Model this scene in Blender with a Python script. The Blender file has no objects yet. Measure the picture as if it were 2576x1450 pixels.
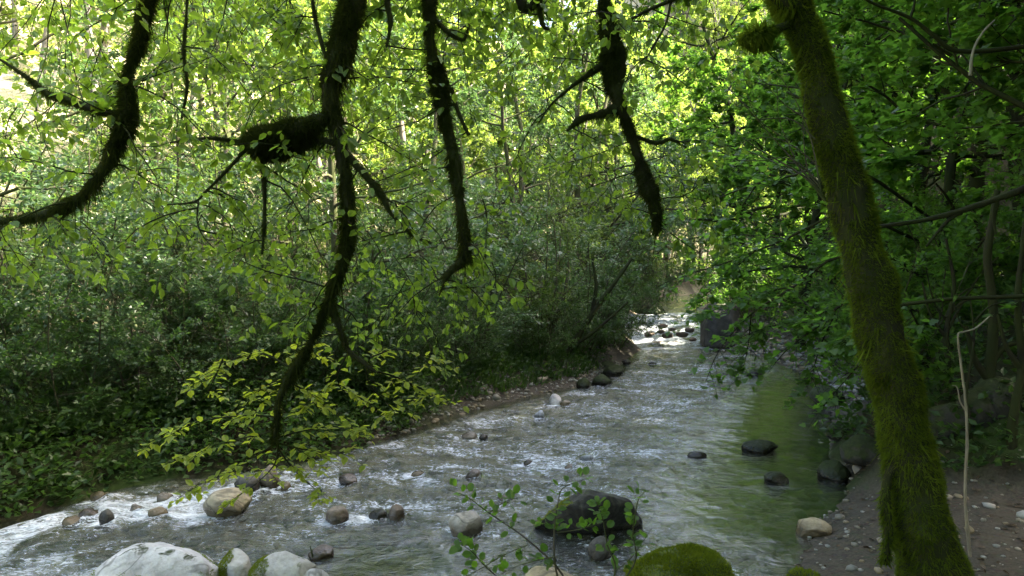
import bpy, math
import numpy as np
from mathutils import Vector, Matrix, Quaternion

scene = bpy.context.scene
COL = scene.collection
rad = math.radians

# ------------------------------------------------------------------ camera, sky, sun, exposure
CAM = np.array([0.0, 0.0, 2.2])
FPX = 740.0                      # focal length in pixels of a 1024 px wide frame
PITCH = math.atan(20.0 / FPX)
cam_d = bpy.data.cameras.new('camera'); cam = bpy.data.objects.new('camera', cam_d); COL.objects.link(cam)
cam.location = CAM.tolist(); cam.rotation_euler = (math.pi / 2 - PITCH, 0, 0)
cam_d.sensor_width = 36.0; cam_d.lens = FPX / 1024 * 36.0; cam_d.clip_end = 1500; cam_d.clip_start = 0.05
scene.camera = cam

SUN_AZ, SUN_EL = rad(86), rad(40)      # azimuth from +Y towards +X
SUNV = Vector((math.sin(SUN_AZ) * math.cos(SUN_EL), math.cos(SUN_AZ) * math.cos(SUN_EL), math.sin(SUN_EL)))
world = bpy.data.worlds.new('World'); scene.world = world; world.use_nodes = True
wn = world.node_tree.nodes; wl = world.node_tree.links
sky = wn.new('ShaderNodeTexSky'); sky.sky_type = 'NISHITA'; sky.sun_disc = False
sky.sun_elevation = SUN_EL; sky.sun_rotation = SUN_AZ; sky.air_density = 1.0; sky.dust_density = 7.0; sky.ozone_density = .4
bg = wn['Background']; bg.inputs['Strength'].default_value = 0.15
wl.new(sky.outputs[0], bg.inputs['Color'])
sun_d = bpy.data.lights.new('sun', 'SUN'); sun = bpy.data.objects.new('sun', sun_d); COL.objects.link(sun)
sun_d.energy = 5.0; sun_d.angle = rad(0.5); sun_d.color = (1.0, 0.91, 0.74)
sun.rotation_euler = SUNV.to_track_quat('Z', 'Y').to_euler()
vs = scene.view_settings
vs.view_transform = 'Standard'; vs.look = 'None'; vs.exposure = 3.15; vs.gamma = 1.0; vs.use_curve_mapping = False
scene.render.engine = 'CYCLES'
cy = scene.cycles
cy.max_bounces = 8; cy.diffuse_bounces = 4; cy.glossy_bounces = 3; cy.transmission_bounces = 5; cy.transparent_max_bounces = 8
cy.use_denoising = True; cy.sample_clamp_indirect = 6.0; cy.caustics_reflective = False; cy.caustics_refractive = False

# ------------------------------------------------------------------ small maths
rng = np.random.default_rng(7)
Fv = np.array([0, math.cos(PITCH), -math.sin(PITCH)]); Uv = np.array([0, math.sin(PITCH), math.cos(PITCH)]); Rv = np.array([1.0, 0, 0])
DS = 1024 / 2576.0               # measuring scale of the photograph

def at(x, y, d):
    """world point seen at measured (x, y), d metres ahead of the camera"""
    return CAM + d * (Fv + Rv * (x * DS - 512) / FPX + Uv * (288 - y * DS) / FPX)

def on_level(x, y, z=0.0):
    """point on the level z seen at measured (x, y), and its depth"""
    r = Fv + Rv * (x * DS - 512) / FPX + Uv * (288 - y * DS) / FPX
    t = (z - CAM[2]) / r[2]
    return CAM + t * r, t

def nrm(v):
    v = np.asarray(v, float)
    return v / np.maximum(np.linalg.norm(v, axis=-1, keepdims=True), 1e-9)

def sstep(a, b, x):
    t = np.clip((np.asarray(x, float) - a) / (b - a), 0, 1)
    return t * t * (3 - 2 * t)

def _hash(ix, iy, iz, seed):
    h = (ix.astype(np.int64) * 374761393 + iy.astype(np.int64) * 668265263 + iz.astype(np.int64) * 2147483647 + seed * 974634777) & 0xFFFFFFFF
    h = ((h ^ (h >> 13)) * 1274126177) & 0xFFFFFFFF
    h = (h ^ (h >> 16)) & 0xFFFFFFFF
    h = (h * 2246822519) & 0xFFFFFFFF
    return ((h ^ (h >> 15)) & 0xFFFF) / 32767.5 - 1.0

def noise(p, seed=0):
    p = np.asarray(p, float)
    i = np.floor(p).astype(np.int64); f = p - i; u = f * f * (3 - 2 * f)
    r = 0
    for dx in (0, 1):
        for dy in (0, 1):
            for dz in (0, 1):
                w = (u[..., 0] if dx else 1 - u[..., 0]) * (u[..., 1] if dy else 1 - u[..., 1]) * (u[..., 2] if dz else 1 - u[..., 2])
                r = r + w * _hash(i[..., 0] + dx, i[..., 1] + dy, i[..., 2] + dz, seed)
    return r

def fbm(p, seed=0, octv=4, gain=.5):
    p = np.asarray(p, float); a, s, t = 1.0, 0, 0
    for k in range(octv):
        s = s + a * noise(p * 2 ** k + 17.3 * k, seed + k); t += a; a *= gain
    return s / t

def smooth_path(pts, n):
    """Catmull-Rom through pts, n samples (pts may carry extra columns such as radius)"""
    p = np.asarray(pts, float)
    p = np.vstack([2 * p[0] - p[1], p, 2 * p[-1] - p[-2]])
    k = len(p) - 3; u = np.linspace(0, k - 1e-6, n); i = u.astype(int); t = (u - i)[:, None]
    a, b, c, d = p[i], p[i + 1], p[i + 2], p[i + 3]
    return .5 * ((2 * b) + (-a + c) * t + (2 * a - 5 * b + 4 * c - d) * t ** 2 + (-a + 3 * b - 3 * c + d) * t ** 3)

# ------------------------------------------------------------------ mesh building
class Geo:
    def __init__(s): s.v, s.f, s.n = [], [], 0; s.sm = []
    def add(s, v, f, smooth=True):
        v = np.asarray(v, float).reshape(-1, 3); f = np.asarray(f, int)
        s.v.append(v); s.f.append(f + s.n); s.n += len(v); s.sm.append((len(f), smooth))
    def mesh(s, name):
        me = bpy.data.meshes.new(name)
        if not s.v: return me
        v = np.concatenate(s.v)
        me.vertices.add(len(v)); me.vertices.foreach_set('co', v.astype(np.float32).ravel())
        sizes = np.concatenate([np.full(len(f), f.shape[1]) for f in s.f])
        loops = np.concatenate([f.ravel() for f in s.f])
        me.loops.add(len(loops)); me.loops.foreach_set('vertex_index', loops.astype(np.int32))
        me.polygons.add(len(sizes))
        me.polygons.foreach_set('loop_start', np.concatenate([[0], np.cumsum(sizes)[:-1]]).astype(np.int32))
        me.polygons.foreach_set('use_smooth', np.concatenate([np.full(n, sm) for n, sm in s.sm]))
        me.update(calc_edges=True)
        return me

def link(name, me, mat=None, parent=None, loc=None):
    o = bpy.data.objects.new(name, me); COL.objects.link(o)
    if mat is not None and me is not None and len(me.materials) == 0: me.materials.append(mat)
    if parent is not None: o.parent = parent
    if loc is not None: o.location = [float(c) for c in loc]
    return o

def thing(name, label, cat, loc=(0, 0, 0), group=None):
    o = link(name, None, loc=loc); return tag(o, label, cat, group)

def tag(o, label, cat, group=None):
    o['label'] = label; o['category'] = cat
    if group: o['group'] = group
    return o

def kind(o, k): o['kind'] = k; return o

def copy_thing(src, loc, rz, sc, label, group=None, tilt=(0, 0)):
    r = src.copy(); COL.objects.link(r)
    r.location = [float(c) for c in loc]; r.rotation_euler = (tilt[0], tilt[1], rz); r.scale = (sc, sc, sc)
    r['label'] = label
    if group: r['group'] = group
    for ch in list(src.children):
        c = ch.copy(); COL.objects.link(c); c.parent = r
        for g in list(ch.children):
            d = g.copy(); COL.objects.link(d); d.parent = c
    return r

def tube(path, radii, sides=6, seed=None, rough=0.0, cap=True):
    path = np.asarray(path, float); radii = np.asarray(radii, float); n = len(path)
    t = nrm(np.gradient(path, axis=0))
    ref = np.array([0.31, 0.2, 0.93]) if abs(t[0, 2]) < .8 else np.array([0.95, 0.25, 0.1])
    u = nrm(np.cross(t, ref)); w = np.cross(t, u)
    a = np.linspace(0, 2 * np.pi, sides, endpoint=False)
    ring = u[:, None, :] * np.cos(a)[None, :, None] + w[:, None, :] * np.sin(a)[None, :, None]
    r = radii[:, None] * np.ones(sides)[None, :]
    if rough > 0:
        q = (path[:, None, :] + ring * radii[:, None, None])
        r = r * (1 + rough * fbm(q / (radii.mean() * 1.6), seed or 0, 3))
    v = path[:, None, :] + ring * r[..., None]
    i, j = np.meshgrid(np.arange(n - 1), np.arange(sides), indexing='ij'); j2 = (j + 1) % sides
    f = np.stack([i * sides + j, i * sides + j2, (i + 1) * sides + j2, (i + 1) * sides + j], -1).reshape(-1, 4)
    return v.reshape(-1, 3), f

LEAF = {}
# outlines: (along, across, lift) in units of leaf length; faces fold on the midrib
LEAF['diamond'] = (np.array([(0, 0, 0), (.45, .30, .06), (1, 0, -.06), (.45, -.30, .06)]), [np.array([[0, 2, 1], [0, 3, 2]])])
LEAF['ovate'] = (np.array([(0, 0, 0), (.22, .27, .05), (.62, .30, .07), (1, 0, -.10), (.62, -.30, .07), (.22, -.27, .05)]),
                 [np.array([[0, 3, 2, 1], [0, 5, 4, 3]])])
_m = [(0, 0), (.10, .22), (.02, .46), (.28, .36), (.44, .54), (.52, .26), (.74, .24), (1.0, 0)]
_mv = [(a, b, .08 * b) for a, b in _m] + [(a, -b, .08 * b) for a, b in _m[1:-1]]
LEAF['maple'] = (np.array(_mv), [np.array([[0, 7, 6, 5, 4, 3, 2, 1]]), np.array([[0, 8, 9, 10, 11, 12, 13, 7]])])
LEAF['blade'] = (np.array([(0, .06, 0), (0, -.06, 0), (.55, 0, .05), (1, 0, -.12)]), [np.array([[0, 1, 2]]), ])
LEAF['needle'] = (np.array([(0, .05, 0), (0, -.05, 0), (1, 0, 0)]), [np.array([[0, 1, 2]])])

def leaves(geo, pos, axis, normal, size, kindname, smooth=False):
    """vectorised: one folded leaf per row"""
    if len(pos) == 0: return
    tmpl, faces = LEAF[kindname]
    a = nrm(axis); b = nrm(np.cross(normal, a)); n = np.cross(a, b)
    size = np.asarray(size, float)[:, None, None]
    v = pos[:, None, :] + size * (a[:, None, :] * tmpl[None, :, 0:1] + b[:, None, :] * tmpl[None, :, 1:2] + n[:, None, :] * tmpl[None, :, 2:3])
    k = len(tmpl)
    base = geo.n
    geo.v.append(v.reshape(-1, 3)); geo.n += v.shape[0] * k
    off = (np.arange(len(pos)) * k)[:, None, None] + base
    for f in faces:
        ff = (f[None] + off).reshape(-1, f.shape[1]); geo.f.append(ff); geo.sm.append((len(ff), smooth))

# ------------------------------------------------------------------ materials
class NT:
    def __init__(s, name):
        s.m = bpy.data.materials.new(name); s.m.use_nodes = True
        s.t = s.m.node_tree; s.t.nodes.clear(); s.out = s.t.nodes.new('ShaderNodeOutputMaterial')
    def n(s, typ, **kw):
        nd = s.t.nodes.new('ShaderNode' + typ)
        for k, v in kw.items():
            if hasattr(nd, k): setattr(nd, k, v)
        return nd
    def l(s, a, b): s.t.links.new(a, b)
    def set(s, nd, inp, v):
        if hasattr(v, 'is_output') or hasattr(v, 'links'): s.l(v, nd.inputs[inp])
        else: nd.inputs[inp].default_value = v
    def noise(s, scale, detail=4, rough=.55, vec=None, dist=0.0):
        nd = s.n('TexNoise'); nd.inputs['Scale'].default_value = scale; nd.inputs['Detail'].default_value = detail
        nd.inputs['Roughness'].default_value = rough; nd.inputs['Distortion'].default_value = dist
        if vec is not None: s.l(vec, nd.inputs['Vector'])
        return nd.outputs['Fac']
    def ramp(s, fac, stops):
        nd = s.n('ValToRGB'); e = nd.color_ramp.elements
        while len(e) < len(stops): e.new(.5)
        for el, (p, c) in zip(e, stops): el.position = p; el.color = (*c, 1) if len(c) == 3 else c
        s.l(fac, nd.inputs[0]); return nd.outputs[0]
    def mapr(s, v, a, b, c=0, d=1):
        nd = s.n('MapRange'); s.l(v, nd.inputs[0])
        for i, k in zip((1, 2, 3, 4), (a, b, c, d)): nd.inputs[i].default_value = k
        return nd.outputs[0]
    def math(s, op, a, b=None):
        nd = s.n('Math'); nd.operation = op
        s.set(nd, 0, a)
        if b is not None: s.set(nd, 1, b)
        return nd.outputs[0]
    def mix(s, fac, a, b, mode='MIX'):
        nd = s.n('MixRGB'); nd.blend_type = mode; s.set(nd, 0, fac)
        s.set(nd, 1, (*a, 1) if isinstance(a, tuple) else a); s.set(nd, 2, (*b, 1) if isinstance(b, tuple) else b)
        return nd.outputs[0]
    def principled(s, col, rough=.6, spec=.3, normal=None):
        nd = s.n('BsdfPrincipled'); s.set(nd, 'Base Color', (*col, 1) if isinstance(col, tuple) else col)
        s.set(nd, 'Roughness', rough); s.set(nd, 'Specular IOR Level', spec)
        if normal is not None: s.l(normal, nd.inputs['Normal'])
        return nd.outputs[0]
    def bump(s, h, strength=.5, dist=.02):
        nd = s.n('Bump'); nd.inputs['Strength'].default_value = strength; nd.inputs['Distance'].default_value = dist
        s.l(h, nd.inputs['Height']); return nd.outputs[0]
    def mixsh(s, fac, a, b):
        nd = s.n('MixShader'); s.set(nd, 0, fac); s.l(a, nd.inputs[1]); s.l(b, nd.inputs[2]); return nd.outputs[0]
    def done(s, sh): s.l(sh, s.out.inputs['Surface']); return s.m

def leaf_mat(name, dark, mid, light, trans, tfac=.5, rough=.42, spec=.45):
    t = NT(name); g = t.n('NewGeometry'); oi = t.n('ObjectInfo')
    r = t.math('FRACT', t.math('ADD', g.outputs['Random Per Island'], oi.outputs['Random']))
    big = t.noise(.55, 2, .5, g.outputs['Position'])
    r2 = t.math('ADD', t.math('MULTIPLY', r, .6), t.math('MULTIPLY', big, .45))
    c = t.ramp(r2, [(.1, dark), (.5, mid), (.95, light)])
    p = t.principled(c, rough, spec)
    tr = t.n('BsdfTranslucent')
    k = t.mapr(r, 0, 1, .75, 1.2)
    tc = t.n('VectorMath'); tc.operation = 'SCALE'; tc.inputs[0].default_value = trans; t.l(k, tc.inputs['Scale'])
    t.l(tc.outputs[0], tr.inputs['Color'])
    return t.done(t.mixsh(tfac, p, tr.outputs[0]))

def moss_mat(name, a, b, trans, tfac=.35):
    t = NT(name); g = t.n('NewGeometry')
    n1 = t.noise(4.5, 4, .65, g.outputs['Position'])
    r = t.math('ADD', t.math('MULTIPLY', g.outputs['Random Per Island'], .35), t.mapr(n1, .3, .72, -.05, .75))
    c = t.ramp(r, [(.2, a), (.85, b)])
    d = t.n('BsdfDiffuse'); t.l(c, d.inputs['Color'])
    tr = t.n('BsdfTranslucent'); tr.inputs['Color'].default_value = (*trans, 1)
    return t.done(t.mixsh(tfac, d.outputs[0], tr.outputs[0]))

def bark_mat(name, a, b, moss=None, mossamt=.5):
    t = NT(name); g = t.n('NewGeometry')
    mp = t.n('Mapping'); mp.inputs['Scale'].default_value = (1, 1, .25); t.l(g.outputs['Position'], mp.inputs['Vector'])
    n1 = t.noise(26, 5, .65, mp.outputs[0]); n2 = t.noise(4, 3, .5, g.outputs['Position'])
    c = t.ramp(n1, [(.3, a), (.7, b)])
    if moss: c = t.mix(t.mapr(n2, .5 - .25 * mossamt, .62 - .1 * mossamt), c, moss)
    return t.done(t.principled(c, .85, .15, t.bump(n1, .8, .012)))

def rock_mat(name, a, b, c3, moss=0.0, wet=True, mosscol=(.075, .095, .018), spec=.3):
    """stone with mottling and lichen; moss grows in patches on upward faces; the stone is wet and darker by the waterline"""
    t = NT(name); g = t.n('NewGeometry'); tc = t.n('TexCoord')
    v = g.outputs['Position']
    n1 = t.noise(3.2, 6, .62, v); n2 = t.noise(28, 4, .6, v); n3 = t.noise(9, 3, .6, v, .6)
    c = t.ramp(n1, [(.28, a), (.5, b), (.72, c3)])
    c = t.mix(t.mapr(n2, .3, .75, .0, .55), c, t.mix(1.0, c, (.45, .43, .40), 'MULTIPLY'))
    c = t.mix(t.mapr(n3, .60, .68, 0, .6), c, a)
    n5 = t.noise(1.3, 3, .5, v, 1.5); c = t.mix(t.mapr(t.math('ABSOLUTE', t.math('SUBTRACT', n5, .5)), .004, .016, .55, 0), c, (.06, .055, .045))
    rough = .78
    sep = t.n('SeparateXYZ'); t.l(g.outputs['Normal'], sep.inputs[0])
    if moss > 0:
        mm = t.math('ADD', t.math('MULTIPLY', sep.outputs[2], .35), t.math('ADD', t.math('MULTIPLY', n3, .9), t.math('MULTIPLY', n1, .5)))
        c = t.mix(t.mapr(mm, 1.22 - .75 * moss, 1.32 - .75 * moss), c, t.mix(t.mapr(n2, .3, .7), (mosscol[0] * .5, mosscol[1] * .5, mosscol[2] * .5), mosscol))
    h = t.math('ADD', t.math('MULTIPLY', n1, 1.0), t.math('MULTIPLY', n2, .35))
    if wet:
        sp = t.n('SeparateXYZ'); t.l(v, sp.inputs[0])
        wz = t.math('ADD', sp.outputs[2], t.math('MULTIPLY', t.math('SUBTRACT', n3, .5), .12))
        w = t.mapr(wz, .05, .13, 1, 0)
        c = t.mix(w, c, t.mix(1.0, c, (.32, .30, .26), 'MULTIPLY'))
        rough = t.mapr(w, 0, 1, .8, .25)
    return t.done(t.principled(c, rough, spec, t.bump(h, .85, .05)))

M = {}
M['leaf_beech'] = leaf_mat('beech leaf', (.045, .085, .014), (.065, .12, .018), (.09, .15, .022), (.30, .46, .035), .5)
M['leaf_yellowgreen'] = leaf_mat('yellow-green beech leaf', (.12, .16, .02), (.17, .22, .025), (.22, .26, .035), (.60, .70, .05), .5)  # lighter and yellower than the other beech leaves, for the low sprays
M['leaf_shrub'] = leaf_mat('shrub leaf', (.030, .060, .024), (.052, .095, .036), (.088, .135, .055), (.13, .25, .055), .38, .38, .6)
M['leaf_hazel'] = leaf_mat('hazel leaf', (.028, .052, .012), (.048, .085, .016), (.085, .12, .024), (.16, .26, .03), .42, .45, .4)
M['leaf_tree'] = leaf_mat('tree leaf', (.05, .09, .015), (.08, .13, .02), (.12, .16, .03), (.36, .50, .07), .5)
M['leaf_maple'] = leaf_mat('maple leaf', (.032, .068, .013), (.050, .100, .018), (.075, .130, .024), (.20, .42, .035), .48, .5, .3)
M['leaf_low'] = leaf_mat('herb leaf', (.018, .04, .009), (.03, .065, .013), (.055, .095, .02), (.10, .21, .025), .4)
M['needle'] = leaf_mat('spruce needle', (.03, .05, .02), (.05, .075, .03), (.10, .11, .05), (.14, .17, .05), .3)
M['moss'] = moss_mat('moss', (.020, .034, .005), (.115, .160, .018), (.24, .32, .02), .4)
M['moss_bright'] = moss_mat('bright moss', (.045, .065, .008), (.18, .22, .022), (.26, .32, .02), .4)
M['moss_dark'] = moss_mat('hanging moss', (.012, .017, .005), (.032, .042, .010), (.07, .09, .015))
M['bark_dark'] = bark_mat('dark mossy bark', (.010, .008, .006), (.028, .023, .015), (.022, .028, .007), .9)
M['bark'] = bark_mat('bark', (.035, .028, .02), (.11, .095, .07), (.05, .06, .02), .5)
M['bark_grey'] = bark_mat('grey bark', (.10, .09, .075), (.26, .24, .20))
M['dead_wood'] = bark_mat('dead wood', (.13, .11, .08), (.30, .27, .20))
M['rock_white'] = rock_mat('white limestone', (.24, .225, .21), (.50, .48, .475), (.72, .70, .70), .16, False, (.05, .06, .018))
M['rock_grey'] = rock_mat('grey stone', (.20, .18, .15), (.34, .31, .26), (.46, .43, .38))
M['rock_tan'] = rock_mat('tan stone', (.19, .15, .09), (.33, .27, .17), (.44, .38, .27))
M['rock_brown'] = rock_mat('brown wet stone', (.07, .05, .035), (.14, .10, .065), (.24, .20, .15), spec=.5)
M['rock_blue'] = rock_mat('blue grey stone', (.22, .24, .26), (.38, .41, .44), (.55, .57, .60))
M['rock_dark'] = rock_mat('dark stone', (.035, .033, .028), (.075, .07, .06), (.14, .13, .11), .25)
M['rock_moss'] = rock_mat('mossy stone', (.020, .019, .015), (.042, .040, .030), (.085, .08, .06), .66, mosscol=(.032, .044, .010))
M['rock_cushion'] = rock_mat('moss cushioned stone', (.04, .038, .03), (.08, .075, .06), (.15, .14, .11), .8)
M['rock_half'] = rock_mat('half mossy pale stone', (.28, .27, .25), (.46, .43, .40), (.58, .55, .52), .16, False)
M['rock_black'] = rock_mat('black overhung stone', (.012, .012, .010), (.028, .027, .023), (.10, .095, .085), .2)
def _stones():
    t = NT('stream stones'); g = t.n('NewGeometry'); oi = t.n('ObjectInfo')
    r = t.math('FRACT', t.math('ADD', g.outputs['Random Per Island'], oi.outputs['Random']))
    c = t.ramp(r, [(0, (.12, .11, .085)), (.25, (.24, .22, .18)), (.5, (.21, .165, .095)), (.7, (.17, .18, .17)), (1, (.36, .35, .32))])
    n = t.noise(22, 4, .6, g.outputs['Position'])
    c = t.mix(t.mapr(n, .3, .75, 0, .6), c, t.mix(1, c, (.5, .48, .42), 'MULTIPLY'))
    return t.done(t.principled(c, .6, .35, t.bump(n, .4, .01)))
M['stones'] = _stones()
def _ground():
    t = NT('ground'); g = t.n('NewGeometry'); v = g.outputs['Position']
    def attr(nm):
        a = t.n('Attribute'); a.attribute_name = nm; return a.outputs['Fac']
    n1 = t.noise(1.1, 5, .6, v); n2 = t.noise(38, 4, .65, v); n3 = t.noise(.35, 4, .6, v); n4 = t.noise(9, 5, .65, v)
    vor = t.n('TexVoronoi'); vor.inputs['Scale'].default_value = 26; t.l(v, vor.inputs['Vector'])
    soil = t.ramp(n4, [(.3, (.012, .010, .006)), (.55, (.03, .025, .014)), (.75, (.055, .042, .022))])
    soil = t.mix(t.mapr(n1, .45, .62), soil, (.035, .055, .014))
    sand = t.ramp(n2, [(.3, (.040, .034, .026)), (.7, (.092, .080, .062))])
    peb = t.mix(.5, sand, vor.outputs['Color'], 'MULTIPLY'); sand = t.mix(t.mapr(n4, .45, .6), sand, t.mix(.55, sand, peb))
    bed = t.ramp(n4, [(.3, (.12, .11, .065)), (.5, (.22, .20, .13)), (.72, (.34, .31, .22))])
    hill = t.ramp(n3, [(.3, (.17, .18, .06)), (.48, (.36, .31, .18)), (.62, (.50, .45, .31)), (.75, (.24, .24, .09))])
    hill = t.mix(t.mapr(n4, .35, .7, 0, .5), hill, (.10, .13, .03))
    c = t.mix(attr('sand'), soil, sand); c = t.mix(attr('bed'), c, bed); c = t.mix(attr('hill'), c, hill)
    h = t.math('ADD', t.math('MULTIPLY', n4, 1.0), t.math('MULTIPLY', n2, .4))
    return t.done(t.principled(c, .9, .15, t.bump(h, .7, .04)))
M['ground'] = _ground()
def _water():
    t = NT('stream water'); g = t.n('NewGeometry'); v = g.outputs['Position']
    a = t.n('Attribute'); a.attribute_name = 'foam'; b = t.n('Attribute'); b.attribute_name = 'rough'
    mp = t.n('Mapping'); mp.inputs['Rotation'].default_value = (0, 0, rad(-25)); mp.inputs['Scale'].default_value = (.62, 1, 1); t.l(v, mp.inputs['Vector'])
    n1 = t.noise(5.5, 4, .62, mp.outputs[0], 1.0); n2 = t.noise(46, 4, .7, mp.outputs[0], .4); n3 = t.noise(1.7, 3, .6, mp.outputs[0], .5); n4 = t.noise(24, 5, .75, mp.outputs[0], 1.2)
    h = t.math('ADD', t.math('MULTIPLY', n1, .9), t.math('MULTIPLY', n2, .1))
    bp = t.n('Bump'); bp.inputs['Distance'].default_value = .20; t.l(h, bp.inputs['Height'])
    t.l(t.mapr(b.outputs['Fac'], 0, 1, .06, 1.0), bp.inputs['Strength'])
    fr = t.n('Fresnel'); fr.inputs['IOR'].default_value = 1.36; t.l(bp.outputs[0], fr.inputs['Normal'])
    gl = t.n('BsdfGlossy'); gl.inputs['Roughness'].default_value = .03; t.l(bp.outputs[0], gl.inputs['Normal'])
    tr = t.n('BsdfTransparent'); tr.inputs['Color'].default_value = (.76, .78, .64, 1)
    df = t.n('BsdfDiffuse'); df.inputs['Color'].default_value = (.22, .25, .20, 1)
    body = t.mixsh(.10, tr.outputs[0], df.outputs[0])
    w = t.mixsh(t.math('MINIMUM', t.math('MULTIPLY', t.math('SUBTRACT', fr.outputs[0], .02), 3.7), .95), body, gl.outputs[0])
    fo = t.principled((.74, .79, .84), .45, .5, bp.outputs[0])
    glint_fleck = t.math('MULTIPLY', t.mapr(t.math('ADD', n4, t.math('MULTIPLY', t.math('SUBTRACT', n3, .5), .55)), .54, .68), t.mapr(b.outputs['Fac'], .25, .85, 0, .78))  # fine riffle foam, with sky glitter painted in as white flecks
    f = t.math('ADD', a.outputs['Fac'], t.math('MULTIPLY', t.math('SUBTRACT', t.math('ADD', t.math('MULTIPLY', n4, .6), t.math('MULTIPLY', n1, .4)), .5), 2.6))
    foam_glint = t.math('MAXIMUM', t.mapr(f, .36, .95, 0, .9), glint_fleck)
    return t.done(t.mixsh(foam_glint, w, fo))
M['water'] = _water()

# ------------------------------------------------------------------ the stream's plan and the ground
LEFT = np.array([(-60, -30), (-25, -8), (-14, 1.0), (-9, 3.2), (-6.4, 4.9), (-4.6, 6.5), (-4.0, 7.4), (-3.3, 7.8), (-2.56, 8.2), (-1.8, 9.1), (-1.28, 10), (-.93, 10.9),
                 (.29, 12.6), (1.6, 14.2), (2.42, 16.6), (3.55, 20.0), (3.55, 23), (3.8, 26), (5.4, 31), (8, 37), (13, 44), (20, 54), (28, 90)], float)
RIGHT = np.array([(-60, -36), (-25, -14), (-14, -4.0), (-9, 0.2), (-6, 2.6), (-3.2, 4.1), (-1, 4.0), (.5, 4.0), (1.4, 4.5), (2.02, 5.29), (2.56, 6.26), (3.16, 7.0), (3.6, 7.9),
                  (3.7, 8.6), (4.7, 10.9), (5.98, 14.4), (6.14, 18.1), (5.75, 20.9), (5.9, 22.5), (6.7, 26), (7.8, 31), (10.5, 36), (16, 42), (24, 52), (33, 90)], float)
POLY = np.vstack([LEFT, RIGHT[::-1]])

def dist_poly(p, line):
    best = np.full(len(p), 1e9)
    for a, b in zip(line[:-1], line[1:]):
        ab = b - a; t = np.clip(((p - a) @ ab) / (ab @ ab), 0, 1)
        best = np.minimum(best, np.linalg.norm(p - (a + t[:, None] * ab), axis=1))
    return best

def inside(p):
    x, y = p[:, 0], p[:, 1]; c = np.zeros(len(p), bool)
    for (x1, y1), (x2, y2) in zip(POLY, np.roll(POLY, -1, 0)):
        k = (y1 > y) != (y2 > y)
        with np.errstate(divide='ignore', invalid='ignore'):
            c ^= k & (x < (x2 - x1) * (y - y1) / (y2 - y1 + 1e-12) + x1)
    return c

def water_level(x, y):
    z = .50 * sstep(20.4, 25.0, y) + .05 * np.maximum(0, y - 26) * .5
    return z - .28 * sstep(-3.2, -6.5, x) * sstep(10, 7, y) - .03 * np.maximum(0, -x - 6.5)

def ground_z(x, y):
    p = np.stack([x, y], -1); dl, dr = dist_poly(p, LEFT), dist_poly(p, RIGHT); ins = inside(p)
    wob = .10 * fbm(np.stack([x * .9, y * .9, 0 * x], -1), 3, 4)
    d = np.minimum(dl, dr)
    zl = .42 * sstep(0, .7, dl) + .10 * np.minimum(dl, 6) + .58 * np.maximum(0, dl - 6.5) * sstep(6, 12, dl)
    zl = np.where(zl > 55, 55 + .1 * (zl - 55), zl)
    bar = sstep(9, 11, y)                                   # gravel bar and steep slope upstream, sandy beach near the camera
    zr_far = .16 * sstep(0, 1.0, dr) + .05 * np.minimum(dr, 1.9) + .95 * np.maximum(0, dr - 1.6)
    east = np.maximum(0, x - 5.4 - .25 * np.maximum(0, 6 - y)); step = np.minimum(np.maximum(0, .45 * (x - 4.1) + .9 * (y - 6.5)), dr)
    zr_near = .10 * sstep(0, .5, dr) + .085 * np.minimum(dr, 5) + np.maximum(.95 * east * sstep(0, 2, east), .8 * step) + .10 * np.maximum(0, np.minimum(dr, 12) - 5)
    zr = zr_near * (1 - bar) + zr_far * bar; zr = np.where(zr > 82, 82 + .05 * (zr - 82), zr)
    zo = np.where(dl < dr, zl, zr) + wob * (1 + .12 * np.minimum(d, 20)) * sstep(0, 1.2, d)
    zi = -(.06 + .30 * sstep(0, 1.1, d)) + .12 * wob + .05 * fbm(np.stack([x * 3, y * 3, 0 * x], -1), 9, 3)
    return np.where(ins, zi, zo) + water_level(x, y), d, ins, dl < dr

def axis(lo, hi, f0, f1, step, grow=1.13, far=420):
    c = list(np.arange(f0, f1 + 1e-6, step)); s = step
    while c[-1] < hi: s *= grow; c.append(c[-1] + s)
    s = step
    while c[0] > lo: s *= grow; c.insert(0, c[0] - s)
    return np.array(c)
gx = axis(-420, 420, -9, 9, .10); gy = axis(-300, 420, 2.5, 24, .10)
X, Y = np.meshgrid(gx, gy, indexing='xy'); zz, gd, gins, gleft = ground_z(X.ravel(), Y.ravel())
ny, nx = X.shape
i, j = np.meshgrid(np.arange(ny - 1), np.arange(nx - 1), indexing='ij'); q = i * nx + j
G = Geo(); G.add(np.stack([X.ravel(), Y.ravel(), zz], -1), np.stack([q, q + 1, q + nx + 1, q + nx], -1).reshape(-1, 4))
gme = G.mesh('ground')
def fattr(me, nm, val):
    a = me.attributes.new(nm, 'FLOAT', 'POINT'); a.data.foreach_set('value', np.asarray(val, np.float32))
xr, yr = X.ravel(), Y.ravel()
bed = gins & (gd > .02)
fattr(gme, 'bed', bed.astype(float))
sandw = np.where(gleft, sstep(.9, .3, gd) * sstep(.0, 3, xr + 2.6), np.where(yr > 9, sstep(2.6, 1.8, gd), sstep(5.2, 3.8, gd + .6 * np.maximum(0, xr - 4.2))))
sandw = sandw * np.where(~gleft & (yr < 9), sstep(.35, .0, np.maximum(0, .45 * (xr - 4.1) + .9 * (yr - 6.5))), 1)
fattr(gme, 'sand', sandw * ~bed)
fattr(gme, 'hill', np.where(gleft, sstep(7, 11, gd), 0 * gd))
ground = kind(link('ground', gme, M['ground']), 'structure')

def gz(x, y): return float(ground_z(np.array([float(x)]), np.array([float(y)]))[0][0])

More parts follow.
